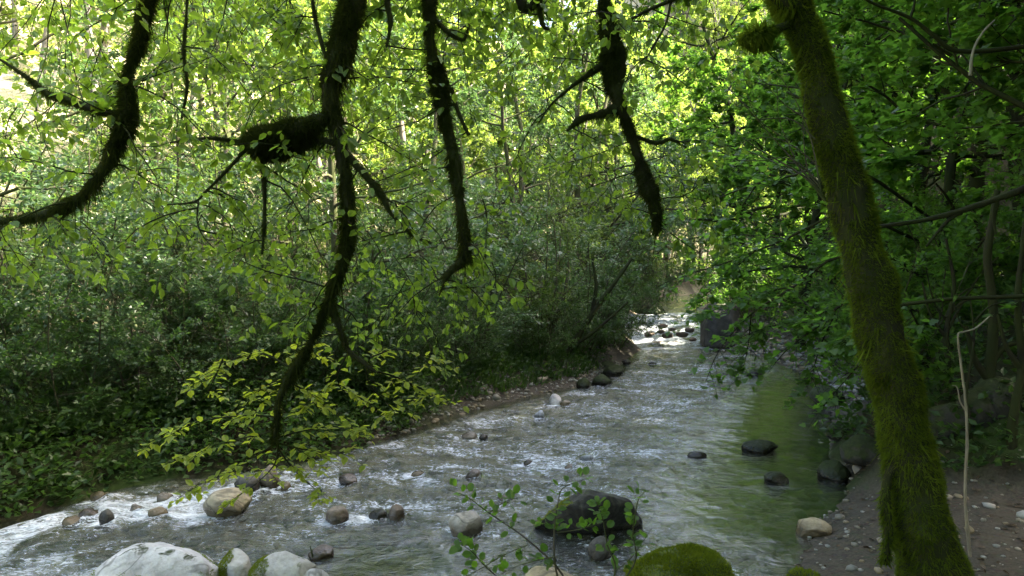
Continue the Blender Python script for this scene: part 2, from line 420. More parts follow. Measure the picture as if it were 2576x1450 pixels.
# ------------------------------------------------------------------ rocks: where they stand
# (x, base y, width, height) measured on the photograph; material; seed; squash of depth; label
ROCKS = [
 ('boulder', 842, 1326, 62, 44, 'rock_brown', 1, .9, 'round grey brown boulder in the rapids, white water piling at its side'),
 ('boulder', 1171, 1352, 92, 60, 'rock_grey', 2, .9, 'dry rounded grey tan boulder standing alone in shallow clear water'),
 ('stone', 995, 1312, 44, 40, 'rock_brown', 3, .8, 'tilted wet brown stone in white water beside the round boulder'),
 ('stone', 945, 1310, 52, 24, 'rock_dark', 4, .9, 'low dark wet stone awash between the round boulder and tilted stone'),
 ('boulder', 560, 1306, 128, 66, 'rock_tan', 5, .8, 'olive brown wedge boulder with water sliding over its back'),
 ('stone', 1190, 1206, 44, 22, 'rock_brown', 6, .9, 'small shiny brown stone alone in the middle of the riffle'),
 ('boulder', 612, 1242, 64, 46, 'rock_dark', 7, .9, 'dark wet boulder under the yellow-green leaf spray, patched with tan'),
 ('boulder', 672, 1232, 52, 58, 'rock_brown', 8, .8, 'slanting dark brown boulder just beyond the olive wedge boulder'),
 ('stone', 716, 1234, 28, 20, 'rock_tan', 9, .9, 'small tan stone tucked against the slanting dark boulder'),
 ('stone', 385, 1306, 54, 24, 'rock_tan', 10, .9, 'pale tan stone in the white water by the shaded bank'),
 ('stone', 240, 1262, 44, 24, 'rock_tan', 11, .8, 'yellowish flat stone on the edge of the dark bank'),
 ('stone', 262, 1326, 40, 42, 'rock_dark', 12, .9, 'squat black wet stone in the side rapid near the bank'),
 ('stone', 215, 1310, 60, 26, 'rock_brown', 13, .9, 'brown stone half awash along the shaded bank'),
 ('stone', 170, 1325, 44, 20, 'rock_tan', 14, .9, 'ochre stone at the dark bank, lowest of the bank stones'),
 ('stone', 335, 1290, 40, 18, 'rock_grey', 15, .9, 'small grey stone breaking the side rapid behind the black stone'),
 ('stone', 405, 1262, 44, 18, 'rock_grey', 16, .9, 'pale flat stone beside the thin stick near the bank'),
 ('stone', 1360, 1056, 32, 22, 'rock_blue', 17, .9, 'bluish white stone standing off the gravel spit'),
 ('stone', 1400, 1020, 34, 28, 'rock_half', 18, .9, 'upright tan stone with a green side at the gravel edge'),
 ('stone', 1424, 1022, 30, 14, 'rock_tan', 19, .9, 'low tan stone leaning on the upright stone at the gravel edge'),
 ('boulder', 1922, 1140, 98, 28, 'rock_moss', 20, .7, 'long low mossy boulder in calm water off the far beach'),
 ('stone', 1757, 1153, 50, 14, 'rock_dark', 21, .8, 'flat dark stone awash beside the long low mossy boulder'),
 ('boulder', 2112, 1212, 84, 46, 'rock_moss', 22, .9, 'round mossy boulder on the beach edge beside the leaning trunk'),
 ('stone', 1962, 1218, 62, 24, 'rock_moss', 23, .9, 'submerged dark mossy stone showing in the calm shallows'),
 ('boulder', 2096, 1022, 88, 48, 'rock_moss', 24, .9, 'black mossy boulder at the foot of the dark wooded bank'),
 ('boulder', 2190, 1165, 110, 62, 'rock_moss', 25, .9, 'large moss covered boulder half hidden by the leaning trunk'),
 ('boulder', 2120, 1100, 66, 28, 'rock_moss', 26, .9, 'mossy boulder in shade between two larger bank boulders'),
 ('boulder', 2065, 1352, 92, 38, 'rock_tan', 27, .8, 'pale flat boulder with tan tint lying at the sand edge'),
 ('stone', 2142, 1172, 26, 16, 'rock_blue', 28, .9, 'small white stone between the mossy beach boulders'),
 ('stone', 2160, 1185, 24, 16, 'rock_grey', 29, .9, 'small pale grey stone on sand behind the round mossy boulder'),
 ('stone', 1902, 948, 44, 17, 'rock_dark', 30, .9, 'dark blue wet stone in the water off the gravel bar'),
 ('stone', 1516, 972, 54, 30, 'rock_moss', 31, .9, 'mossy stone at the water edge below the leaning hazel stems'),
 ('stone', 1470, 978, 38, 26, 'rock_moss', 32, .9, 'dark mossy stone behind the gravel edge under the hazel'),
 ('stone', 1545, 946, 62, 26, 'rock_moss', 33, .9, 'broad mossy stone farthest out in the bank heap'),
 ('stone', 1530, 930, 44, 22, 'rock_moss', 34, .9, 'small mossy stone on top of the bank heap'),
 ('stone', 1576, 916, 26, 11, 'rock_dark', 35, .9, 'little black stone in the still pool past the bank heap'),
 ('stone', 1642, 919, 26, 8, 'rock_dark', 36, .9, 'flat black stone out in the smooth water below the cascade'),
 ('stone', 1330, 1170, 26, 12, 'rock_brown', 37, .9, 'tiny brown stone in the middle of the glittering riffle'),
 ('stone', 1482, 1164, 46, 18, 'rock_blue', 38, .9, 'blue grey stone in the riffle with a mossy back'),
 ('stone', 1435, 1182, 34, 12, 'rock_tan', 39, .9, 'low tan stone awash in front of the blue grey stone'),
 ('stone', 872, 1218, 50, 20, 'rock_brown', 40, .9, 'brown wet stone in foam beyond the round boulder'),
 ('stone', 1050, 1200, 40, 12, 'rock_tan', 41, .9, 'flat orange tan stone just under the riffle surface'),
 ('stone', 1180, 1102, 40, 12, 'rock_grey', 42, .9, 'low pale stone off the tip of the gravel spit'),
 ('stone', 1215, 1104, 24, 10, 'rock_dark', 43, .9, 'small dark stone beside the low pale stone off the spit'),
 ('stone', 800, 1408, 70, 30, 'rock_brown', 44, .8, 'dark wet stone by the upright stick at the rapid edge'),
 ('stone', 1270, 1262, 40, 14, 'rock_tan', 45, .9, 'low tan stone awash above the lone grey boulder'),
]
UPSTREAM = [
 ('boulder', 1700, 862, 28, 13, 2.0), ('boulder', 1716, 838, 24, 11, 1), ('boulder', 1742, 851, 20, 9, 1), ('boulder', 1662, 832, 22, 9, 1), ('boulder', 1634, 838, 22, 11, 1),
 ('boulder', 1680, 842, 26, 10, 1), ('boulder', 1654, 864, 38, 16, 1), ('boulder', 1735, 828, 18, 8, 1), ('boulder', 1668, 818, 20, 9, 1), ('boulder', 1690, 826, 18, 7, 1)]

def ico(sub):
    import bmesh
    bm = bmesh.new(); bmesh.ops.create_icosphere(bm, subdivisions=sub, radius=1)
    v = np.array([w.co[:] for w in bm.verts]); f = np.array([[w.index for w in fc.verts] for fc in bm.faces]); bm.free()
    return v, f
ICO = {k: ico(k) for k in (1, 2, 3, 4, 5)}

def rock_mesh(dims, seed, sub=4, sharp=.5):
    v, f = ICO[sub]; r = np.random.default_rng(seed)
    v = v.copy()
    for _ in range(int(5 + 5 * sharp)):                          # worn flat facets
        n = nrm(r.normal(size=3)); c = r.uniform(.62, .9)
        d = v @ n; v = v - np.maximum(0, d - c)[:, None] * n * .85
    v = v * (1 + .20 * fbm(v * 1.2 + seed * 3.1, seed, 3) + .07 * fbm(v * 3.8, seed + 5, 4))[:, None]
    v = v / np.abs(v).max(0) * np.asarray(dims) / 2
    return v, f

rock_spots = []
def put_rock(name, cx, by, w, h, mat, seed, depth, label, sub=4, zlev=None, sink=.35, sharp=.5, cat='rock'):
    p, d = on_level(cx, by, 0.0)
    z0 = 0.0
    for _ in range(6):
        z0 = max(gz(p[0], p[1]), float(water_level(p[0], p[1]))) if zlev is None else zlev
        p, d = on_level(cx, by, z0)
    W = w * DS * d / FPX; H = h * DS * d / FPX
    dims = (W, W * depth, H * (1 + sink) + .03)
    v, f = rock_mesh(dims, seed, sub, sharp)
    g = Geo(); g.add(v, f)
    c = p + np.array([0, W * depth * .45, H - dims[2] / 2])
    o = link(name, g.mesh(name), M[mat], loc=c); o.rotation_euler = (0, 0, 0)
    tag(o, label, cat)
    if not (p[0] > 3.9 or gz(p[0], p[1]) > .1): rock_spots.append((c[0], c[1], W))
    return o, c, dims

for (nm, cx, by, w, h, mt, sd, dp, lab) in ROCKS:
    put_rock(nm, cx, by, w, h, mt, sd, dp, lab, sub=4 if w > 50 else 3)

# ------------------------------------------------------------------ water
wx = np.arange(-13, 9.5, .04)
wy = [-4.0]
while wy[-1] < 40: wy.append(wy[-1] + (.04 if wy[-1] < 12 else .04 + .004 * (wy[-1] - 12)))
wy = np.array(wy)
X, Y = np.meshgrid(wx, wy, indexing='xy'); xf, yf = X.ravel(), Y.ravel(); pw = np.stack([xf, yf], -1)
dsh = np.minimum(dist_poly(pw, LEFT), dist_poly(pw, RIGHT)); insw = inside(pw); sd = np.where(insw, dsh, -dsh)
dl_, dr_ = dist_poly(pw, LEFT), dist_poly(pw, RIGHT)
frac = dr_ / (dl_ + dr_ + 1e-6)                               # 0 at the near / right shore, 1 at the left one
calm_right = sstep(.50, .16, frac) * sstep(4.8, 6.2, yf) * sstep(20, 12, yf) * sstep(.6, 1.8, xf)
rough = np.clip(.85 - .75 * calm_right - .45 * sstep(.8, .97, frac) * sstep(9, 12, yf), .08, 1)
rough *= np.clip(.35 + sstep(0, .5, dsh), 0, 1) * (1 - .75 * np.exp(-((xf + .95) / 1.0) ** 2 - ((yf - 5.45) / .75) ** 2))
rough = np.maximum(rough, sstep(20.3, 21.5, yf) * sstep(27, 25.5, yf)) * (1 - .6 * sstep(26, 27, yf))
down = nrm(np.stack([-1.0 + 0 * xf, -.45 - .6 * sstep(8, 12, yf) - 2 * sstep(12, 16, yf)], -1))
def wn_(l, seed, st=1.0):                                     # waves a little longer along the crest than along the flow
    u = (xf * down[0, 0] + yf * down[0, 1]); w = (-xf * down[0, 1] + yf * down[0, 0])
    return np.stack([u / l, w / (l * st), 0 * u + seed * 7.7], -1)
rdg = lambda q, s: 1 - 2 * np.abs(noise(q, s))
h = rough * (.050 * fbm(wn_(.95, 1, 1.3), 11, 2) + .034 * rdg(wn_(.42, 2, 1.6), 12) + .022 * rdg(wn_(.21, 3, 1.5), 13) + .008 * noise(wn_(.10, 4), 14))
foam = np.zeros(len(xf))
lowleft = sstep(.5, -2.5, xf) * sstep(9.5, 7.0, yf)
crest = fbm(wn_(.45, 6, 1.8), 21, 4)
foam += rough ** 2 * (.04 + .24 * lowleft) * (1 + 3.0 * crest)
foam += sstep(-2.6, -4.4, xf) * sstep(7.6, 5.6, yf) * (.12 + 1.0 * crest)
rap = sstep(20.3, 21.2, yf) * sstep(29.0, 26.5, yf)
foam += rap * (.66 + 1.0 * fbm(wn_(.6, 8, .6), 23, 4)) + .5 * sstep(19.0, 20.4, yf) * sstep(20.6, 20.2, yf) * (1 + crest)
h += rap * .10 * fbm(wn_(.9, 9), 24, 3)
for (rx, ry, W) in rock_spots:                                # pillow upstream of each rock, white wake downstream
    dx, dy = xf - rx, yf - ry
    m = np.abs(dx) + np.abs(dy) < W * 8 + .6
    dn = down[m]; u = dx[m] * dn[:, 0] + dy[m] * dn[:, 1]; w = -dx[m] * dn[:, 1] + dy[m] * dn[:, 0]
    k = rough[m]
    wake = np.exp(-(w / (W * .55 + .10 * np.maximum(u, 0))) ** 2) * sstep(-.2 * W, .5 * W, u) * np.exp(-np.maximum(u, 0) / (W * 3.0))
    r = np.sqrt(u * u + w * w); ringf = np.exp(-((r - W * .55) / (.10 * W + .03)) ** 2)
    foam[m] += k * (.62 * wake * (.7 + 2.0 * crest[m]) + .16 * ringf * (.6 + 2 * crest[m]))
    h[m] += k * (.025 * np.exp(-((r - W * .6) / (.3 * W)) ** 2) * sstep(.1, -.4, u / W) - .03 * wake * sstep(W * 1.4, .4 * W, u))
zw = water_level(xf, yf) + h * sstep(-.1, .25, sd)
keep = sd > -.22
ny, nx = X.shape; i, j = np.meshgrid(np.arange(ny - 1), np.arange(nx - 1), indexing='ij'); q = i * nx + j
quads = np.stack([q, q + 1, q + nx + 1, q + nx], -1).reshape(-1, 4); quads = quads[keep[quads].all(1)]
used = np.unique(quads); remap = np.zeros(len(xf), int); remap[used] = np.arange(len(used))
g = Geo(); g.add(np.stack([xf, yf, zw], -1)[used], remap[quads]); wme = g.mesh('stream_water')
fattr(wme, 'foam', np.clip(foam, 0, .66)[used]); fattr(wme, 'rough', rough[used])
kind(link('stream_water', wme, M['water']), 'structure')

# stones of the stream bed and cobbles of the bars: pieces of the ground
stone_protos = []
for k in range(5):
    v, f = rock_mesh((1, .8, .5), 400 + k, 2, .2); g = Geo(); g.add(v, f); me = g.mesh('stone'); me.materials.append(M['stones']); stone_protos.append(me)
def lay_stone(name, x, y, s, sink=.1, r=rng):
    o = link(name, stone_protos[int(r.integers(5))], parent=ground)
    o.location = (x, y, gz(x, y) + s * .25 - s * sink); o.scale = (s * r.uniform(.8, 1.25), s * r.uniform(.8, 1.2), s * r.uniform(.7, 1.2))
    o.rotation_euler = (r.normal(0, .2), r.normal(0, .2), r.uniform(0, 6.28))
def stone_stuff(name, spots, parent):
    V, F = ICO[1]; g = Geo()
    P = np.array(spots); n = len(P)
    z = ground_z(P[:, 0], P[:, 1])[0]
    vv = V / np.abs(V).max(0)
    an = rng.uniform(0, 6.28, n); sx, sy, sz = (rng.uniform(.4, .62, n), rng.uniform(.32, .5, n), rng.uniform(.2, .36, n))
    jit = 1 + .22 * rng.uniform(-1, 1, (n, len(V), 1))
    p = vv[None] * jit * np.stack([sx, sy, sz], -1)[:, None, :] * P[:, 2][:, None, None]
    x = p[..., 0] * np.cos(an)[:, None] - p[..., 1] * np.sin(an)[:, None]; y = p[..., 0] * np.sin(an)[:, None] + p[..., 1] * np.cos(an)[:, None]
    v = np.stack([x + P[:, 0:1], y + P[:, 1:2], p[..., 2] + (z + P[:, 2] * .12)[:, None]], -1)
    g.add(v.reshape(-1, 3), (F[None] + (np.arange(n) * len(V))[:, None, None]).reshape(-1, 3))
    return kind(link(name, g.mesh(name), M['stones'], parent), 'stuff')
def scatter(n, box, cond, size):
    out = []
    while len(out) < n:
        c = np.stack([rng.uniform(box[0], box[1], 4000), rng.uniform(box[2], box[3], 4000)], -1)
        z, d, ins, lf = ground_z(c[:, 0], c[:, 1]); k = cond(c, d, ins, lf)
        for p in c[k]:
            out.append((p[0], p[1], size())); 
            if len(out) >= n: break
    return out
bigs = scatter(170, (-4.5, 3.2, 4.2, 9.5), lambda c, d, i, l: i & (d > .1), lambda: float(np.clip(rng.lognormal(-1.75, .4), .1, .42)))
for (x, y, s) in bigs: lay_stone('stone', x, y, s)
smalls = scatter(2600, (-7, 6.5, 4.1, 20), lambda c, d, i, l: i, lambda: float(np.clip(rng.lognormal(-2.5, .4), .03, .2)))
stone_stuff('bed_gravel', smalls, ground)
spit = scatter(110, (-1.6, 3.5, 9.3, 16), lambda c, d, i, l: l & (d < .38), lambda: float(np.clip(rng.lognormal(-2.2, .35), .06, .24)))
for (x, y, s) in spit[:70]: lay_stone('cobble', x, y, s)
barc = scatter(150, (4.8, 8.5, 12.5, 22), lambda c, d, i, l: ~i & ~l & (d < 1.9), lambda: float(np.clip(rng.lognormal(-1.9, .35), .09, .32)))
for (x, y, s) in barc: lay_stone('cobble', x, y, s)
bars = scatter(1500, (4.6, 9, 11.5, 24), lambda c, d, i, l: ~i & ~l & (d < 2.2), lambda: float(np.clip(rng.lognormal(-2.4, .35), .05, .16)))
bars += scatter(900, (-1.8, 3.6, 9, 17), lambda c, d, i, l: ~i & l & (d < .6), lambda: float(np.clip(rng.lognormal(-3.0, .4), .02, .08)))
bars += scatter(800, (1.8, 6.5, 3.6, 7.5), lambda c, d, i, l: ~i & ~l, lambda: float(np.clip(rng.lognormal(-3.7, .6), .012, .12)))
stone_stuff('bar_gravel', bars, ground)

# ------------------------------------------------------------------ special rocks
def moss_coat(geo, v, f, n, length, r, up=.35, lean=(0, 0, 0), width=.16, where=None):
    """short tapering moss shoots on the upward faces of a body"""
    tri = f if f.shape[1] == 3 else np.vstack([f[:, [0, 1, 2]], f[:, [0, 2, 3]]])
    a, b, c = v[tri[:, 0]], v[tri[:, 1]], v[tri[:, 2]]; cr = np.cross(b - a, c - a); area = np.linalg.norm(cr, axis=1); nm = cr / np.maximum(area, 1e-9)[:, None]
    w = area * (nm[:, 2] > up)
    if where is not None: w = w * where((a + b + c) / 3)
    k = r.choice(len(tri), n, p=w / w.sum()); s = np.sqrt(r.uniform(0, 1, n)); t = r.uniform(0, 1, n)
    p = a[k] * (1 - s)[:, None] + b[k] * (s * (1 - t))[:, None] + c[k] * (s * t)[:, None]
    d = nrm(nm[k] + r.normal(0, .45, (n, 3)) + np.array(lean))
    L = length * r.uniform(.5, 1.3, n)
    side = nrm(np.cross(d, r.normal(size=(n, 3)))) * (L * width)[:, None]
    vv = np.stack([p - side - d * .003, p + side - d * .003, p + d * L[:, None]], 1)
    geo.add(vv.reshape(-1, 3), np.arange(3 * n).reshape(-1, 3), False)

def special_rock(name, cx, cy, d, w, hgt, depth, mat, seed, label, mosses=None, sub=5, sharp=.6, dz=0, shape=None):
    """(cx, cy): measured centre of the visible top edge; hgt: height of body in metres"""
    W = w * DS * d / FPX; top = at(cx, cy, d)
    v, f = rock_mesh((W, W * depth, hgt), seed, sub, sharp)
    if shape is not None: v = shape(v, W, hgt)
    c = np.array([top[0], top[1], top[2] - hgt / 2 + dz])
    root = thing(name, label, 'rock', c)
    g = Geo(); g.add(v, f); link('stone_body', g.mesh('stone_body'), M[mat], root)
    if mosses:
        n, L, mm, up, where = mosses
        g = Geo(); moss_coat(g, v, f, n, L, np.random.default_rng(seed), up, where=where)
        kind(link('moss', g.mesh('moss'), M[mm], root), 'stuff')
    rock_spots.append((c[0], c[1], W)); return root

special_rock('limestone_boulder', 375, 1352, 5.15, 400, .75, .75, 'rock_white', 61, 'big white limestone boulder with moss flecks at the rapid edge',
             (5200, .013, 'moss', -.3, lambda p: (fbm(p * 6.5, 5, 3) > .20) & (p[:, 2] < .20)), shape=lambda v, W, H: np.stack([v[:, 0] , v[:, 1], v[:, 2] - .16 * np.maximum(0, -v[:, 0] / W - .1) * 2 ], -1))
special_rock('round_stone', 592, 1378, 5.2, 82, .32, .9, 'rock_half', 62, 'small round white stone with one mossy cheek beside the white boulder',
             (6000, .013, 'moss_bright', -.8, lambda p: (p[:, 0] + .05 * fbm(p * 14, 3, 2) < -.025)), 4, .2)
special_rock('long_stone', 720, 1388, 5.0, 190, .33, .6, 'rock_half', 63, 'long smooth pale stone with bright moss on its end',
             (7000, .013, 'moss_bright', -.6, lambda p: (p[:, 0] + .07 * fbm(p * 12, 3, 2) < -.13)), 4, .2)
special_rock('low_stone', 790, 1432, 4.9, 100, .22, .7, 'rock_half', 64, 'low pale stone at the bottom edge beneath the long stone', None, 4, .3)
special_rock('mossy_boulder', 1488, 1256, 5.9, 330, .95, .5, 'rock_black', 65, 'dark overhanging boulder with a mossy slope behind the leafy sapling',
             (2600, .02, 'moss_bright', .0, lambda p: (p[:, 0] < -.16)), 5, .9, shape=lambda v, W, H: np.stack([v[:, 0], v[:, 1] + .75 * (H * .5 - v[:, 2]), v[:, 2]], -1), dz=.07)
special_rock('split_stone', 1512, 1350, 5.55, 68, .24, .8, 'rock_dark', 66, 'small dark stone with a pale edge below the overhanging boulder', None, 4, .9)
special_rock('moss_cushion_boulder', 1735, 1378, 4.15, 320, .66, .85, 'rock_cushion', 67, 'boulder wholly cushioned in bright green moss at the bottom edge',
             (26000, .020, 'moss_bright', -.2, lambda p: .4 + (fbm(p * 9, 8, 3) > -.1)), 5, .15, shape=lambda v, W, H: v * (1 + .10 * fbm(v * 7, 12, 3))[:, None])
special_rock('moss_knob_boulder', 2030, 1432, 4.0, 130, .40, .9, 'rock_moss', 68, 'small moss topped boulder between cushion boulder and leaning trunk',
             (3000, .02, 'moss_bright', .1, None), 4, .3)
special_rock('flat_stone', 1380, 1418, 5.0, 150, .22, .7, 'rock_tan', 69, 'flat mossy tan stone under the sapling in the shallows', None, 4, .5)
special_rock('block_boulder', 1816, 758, 20.6, 98, 1.75, .8, 'rock_dark', 70, 'tall square dark boulder beside the far cascade', None, 5, .1,
             shape=lambda v, W, H: (lambda q: np.sign(q) * np.abs(q) ** .45 * np.array([W, W * .9, H]) / 2 * (1 + .04 * fbm(q * 5, 3, 3))[:, None] * (1 - .06 * q[:, 2:3]))(v / np.abs(v).max(0)))
special_rock('cascade_boulder', 1642, 762, 27.5, 92, 1.1, .9, 'rock_moss', 71, 'large mossy boulder above the far cascade pool', None, 4, .6)
special_rock('tilted_slab', 1590, 780, 27, 60, .8, .7, 'rock_tan', 72, 'tilted tan slab beside a tiny waterfall at the far pool', None, 4, .9)
special_rock('far_stone', 1735, 778, 31, 30, .5, .8, 'rock_grey', 73, 'pale stone upstream of the far cascade, beyond all others', None, 3, .4)
for k, (nm, cx, by, w, hh, _) in enumerate(UPSTREAM):
    p, d = at(cx, by, 23.0), 23.0
    y = 21.0 + (865 - by) / 45 * 4.0; z = float(water_level(5, y)); p, d = on_level(cx, by, z)
    W = w * DS * d / FPX * (.75 + .5 * ((k * 37) % 10) / 10); v, f = rock_mesh((W * 1.2, W * .8, W * .62), 800 + k, 3, 1.0); g = Geo(); g.add(v, f)
    tag(link('cascade_stone', g.mesh('cascade_stone'), M['rock_brown'], loc=(p[0], p[1], p[2] - .03)), 'brown stone standing in the white water of the far cascade', 'rock', 'stones in the far cascade')

# ------------------------------------------------------------------ growing plants
class Plan:
    def __init__(s, **k): s.__dict__.update(k)

def grow(r, start, d, L, rad_, lvl, P, wood, tips):
    n = P.n[lvl]; pos = np.array(start, float); d = nrm(d); pts = [pos.copy()]
    for _ in range(n):
        d = nrm(d + r.normal(0, P.wander[lvl], 3) + np.array([0, 0, P.trop[lvl]])); pos = pos + d * L / n; pts.append(pos.copy())
    pts = np.array(pts)
    if lvl <= P.drawn:
        v, f = tube(pts, np.linspace(rad_, rad_ * .35, n + 1), P.sides[lvl]); wood.add(v, f)
    if lvl == P.maxl: tips.append(pts); return
    ts = np.sort(r.uniform(P.t0[lvl], 1.0, P.nb[lvl])); az = r.uniform(0, 6.28)
    for t in ts:
        k = t * n; a = min(int(k), n - 1); p = pts[a] + (pts[a + 1] - pts[a]) * (k - a); dd = nrm(pts[a + 1] - pts[a])
        az += 2.4 + r.normal(0, .5); ang = P.ang[lvl] * r.uniform(.75, 1.2)
        e1 = nrm(np.cross(dd, [.3, .5, .8])); e2 = np.cross(dd, e1)
        cd = dd * math.cos(ang) + (e1 * math.cos(az) + e2 * math.sin(az)) * math.sin(ang)
        grow(r, p, cd, L * P.ratio[lvl] * r.uniform(.65, 1.15) * (1 - P.fall[lvl] * t), max(rad_ * .45 * (1 - .5 * t), .002), lvl + 1, P, wood, tips)
    if lvl == P.maxl - 1: tips.append(pts[-3:])

def leaf_out(r, tips, per, size, flat, kindname, spread=.5, geo=None, droop=0.0, gaps=None):
    """leaves along each twig, alternating to both sides"""
    pos, ax, nm = [], [], []
    if gaps is not None:
        mid = np.array([t_[len(t_) // 2] for t_ in tips]); kp = fbm(mid * gaps, 61, 2) > -.30; tips = [t_ for t_, k_ in zip(tips, kp) if k_]; per = per * 1.25
    for pts in tips:
        n = len(pts) - 1; m = max(2, int(per * r.uniform(.7, 1.3)))
        u = np.sort(r.uniform(.05, 1.0, m)) * n; a = np.minimum(u.astype(int), n - 1)
        p = pts[a] + (pts[a + 1] - pts[a]) * (u - a)[:, None]; dd = nrm(pts[a + 1] - pts[a])
        up = nrm(np.array([0, 0, 1.0]) + r.normal(0, flat, (m, 3)))
        sd_ = nrm(np.cross(dd, up)) * np.where(np.arange(m) % 2, 1, -1)[:, None]
        pos.append(p + sd_ * size * r.uniform(0, spread, m)[:, None] + r.normal(0, size * spread * .4, (m, 3))); ax.append(nrm(dd * .55 + sd_ + r.normal(0, .35, (m, 3)) + np.array([0, 0, -droop]))); nm.append(up)
    pos, ax, nm = map(np.concatenate, (pos, ax, nm))
    sz = size * r.uniform(.6, 1.3, len(pos))
    g = geo or Geo(); leaves(g, pos, ax, nm, sz, kindname)
    return g, (pos, ax, nm, sz)

HID = []
def proto(name, cat, build):
    root = link(name, None); root['category'] = cat
    build(root); HID.append(root); return root

def broadleaf(seed, H, P, per, size, leafmat, barkmat, rad_, kindname='diamond', flat=.55, lean=.0, r0=None):
    def b(root):
        r = np.random.default_rng(seed); wood = Geo(); tips = []
        grow(r, (0, 0, -.3), (lean, lean * .3, 1), H, rad_, 0, P, wood, tips)
        link('trunk', wood.mesh('trunk'), M[barkmat], root)
        g, _ = leaf_out(r, tips, per, size, flat, kindname, gaps=.9); link('crown', g.mesh('crown'), M[leafmat], root)
    return b
P_TREE = Plan(n=[9, 6, 5, 4], wander=[.06, .16, .2, .25], trop=[.05, .04, .0, -.02], sides=[8, 5, 4, 3], drawn=2, maxl=3, nb=[15, 6, 6], t0=[.25, .2, .2],
              ang=[1.1, .8, .75], ratio=[.42, .5, .5], fall=[.55, .35, .3])
P_TALL = Plan(n=[10, 6, 5, 4], wander=[.05, .16, .2, .25], trop=[.05, .02, -.02, -.03], sides=[8, 5, 4, 3], drawn=2, maxl=3, nb=[18, 5, 5], t0=[.38, .2, .2],
              ang=[1.2, .8, .75], ratio=[.30, .5, .5], fall=[.4, .35, .3])
P_MAPLE = Plan(n=[9, 7, 5, 4], wander=[.08, .14, .16, .2], trop=[.03, .0, -.02, -.05], sides=[8, 5, 4, 3], drawn=2, maxl=3, nb=[17, 7, 6], t0=[.30, .2, .15],
              ang=[1.35, .7, .7], ratio=[.48, .45, .45], fall=[.45, .35, .3])
P_SIDE = Plan(n=[9, 7, 5, 4], wander=[.08, .14, .16, .2], trop=[.03, -.01, -.02, -.05], sides=[8, 5, 4, 3], drawn=2, maxl=3, nb=[16, 7, 6], t0=[.10, .2, .15],
              ang=[1.35, .7, .7], ratio=[.48, .45, .45], fall=[.45, .35, .3])

def shrub(seed, H, stems, per, size, leafmat, spreadang=.5, flat=.5):
    P = Plan(n=[8, 6, 4], wander=[.10, .16, .22], trop=[.0, -.01, -.03], sides=[5, 4, 3], drawn=2, maxl=2, nb=[13, 7], t0=[.15, .15], ang=[.95, .8], ratio=[.36, .5], fall=[.5, .3])
    def b(root):
        r = np.random.default_rng(seed); wood = Geo(); tips = []
        for k in range(stems):
            a = 6.28 * k / stems + r.uniform(-.4, .4); s = spreadang * r.uniform(.3, 1.1)
            grow(r, (.15 * math.cos(a), .15 * math.sin(a), -.2), (math.cos(a) * s, math.sin(a) * s, 1), H * r.uniform(.7, 1.1), .022 * H / 3.5, 0, P, wood, tips)
        link('stems', wood.mesh('stems'), M['bark'], root)
        g, _ = leaf_out(r, tips, per, size, flat, 'diamond', gaps=1.6); link('crown', g.mesh('crown'), M[leafmat], root)
    return b

def spruce(seed, H):
    def b(root):
        r = np.random.default_rng(seed); wood = Geo(); g = Geo()
        tp = np.stack([np.zeros(12), np.zeros(12), np.linspace(-.3, H, 12)], -1); v, f = tube(tp, np.linspace(.16, .02, 12), 8); wood.add(v, f)
        pos, ax, nm = [], [], []
        for z in np.arange(H * .12, H, .16):
            L = (1 - z / H) * 2.4 + .15
            for k in range(4):
                a = r.uniform(0, 6.28); d = np.array([math.cos(a), math.sin(a), -.25]); n = 6
                pts = np.array([0, 0, z]) + np.outer(np.linspace(0, 1, n), d) * L * r.uniform(.7, 1.1) + np.outer(np.linspace(0, 1, n) ** 2, [0, 0, -.12 * L])
                v, f = tube(pts, np.linspace(.018, .004, n), 3); wood.add(v, f)
                m = int(26 * L); u = r.uniform(.08, 1, m) * (n - 1); q = np.minimum(u.astype(int), n - 2); p = pts[q] + (pts[q + 1] - pts[q]) * (u - q)[:, None]
                s = np.cross(d, [0, 0, 1]); pos.append(p); ax.append(nrm(d * .6 + np.outer(r.choice([-1, 1], m), s) + r.normal(0, .3, (m, 3)) + [0, 0, -.5])); nm.append(nrm(r.normal(0, .6, (m, 3)) + [0, 0, 1]))
        pos, ax, nm = map(np.concatenate, (pos, ax, nm))
        leaves(g, pos, ax, nm, r.uniform(.12, .34, len(pos)), 'needle')
        link('trunk', wood.mesh('trunk'), M['bark_grey'], root); link('crown', g.mesh('crown'), M['needle'], root)
    return b

T = {}
T['hill_a'] = proto('hillside_tree', 'tree', broadleaf(101, 10, P_TREE, 15, .15, 'leaf_tree', 'bark_grey', .13))
T['hill_b'] = proto('hillside_tree', 'tree', broadleaf(102, 12, P_TALL, 17, .15, 'leaf_tree', 'bark_grey', .13))
T['hill_c'] = proto('hillside_tree', 'tree', broadleaf(103, 8, P_TREE, 16, .14, 'leaf_tree', 'bark', .10))
T['bank_a'] = proto('bank_tree', 'tree', broadleaf(111, 7.5, P_SIDE, 16, .085, 'leaf_shrub', 'bark', .10, flat=.45))
T['maple_a'] = proto('maple_tree', 'tree', broadleaf(121, 8.0, P_MAPLE, 14, .095, 'leaf_maple', 'bark_dark', .14, 'maple', .38))
T['maple_b'] = proto('maple_tree', 'tree', broadleaf(122, 7.0, P_MAPLE, 14, .095, 'leaf_maple', 'bark_dark', .12, 'maple', .38, .15))
T['maple_c'] = proto('maple_tree', 'tree', broadleaf(123, 7.5, P_SIDE, 14, .095, 'leaf_maple', 'bark_dark', .12, 'maple', .38, .1))
T['shrub_a'] = proto('bank_shrub', 'shrub', shrub(131, 3.6, 7, 11, .070, 'leaf_shrub', .5))
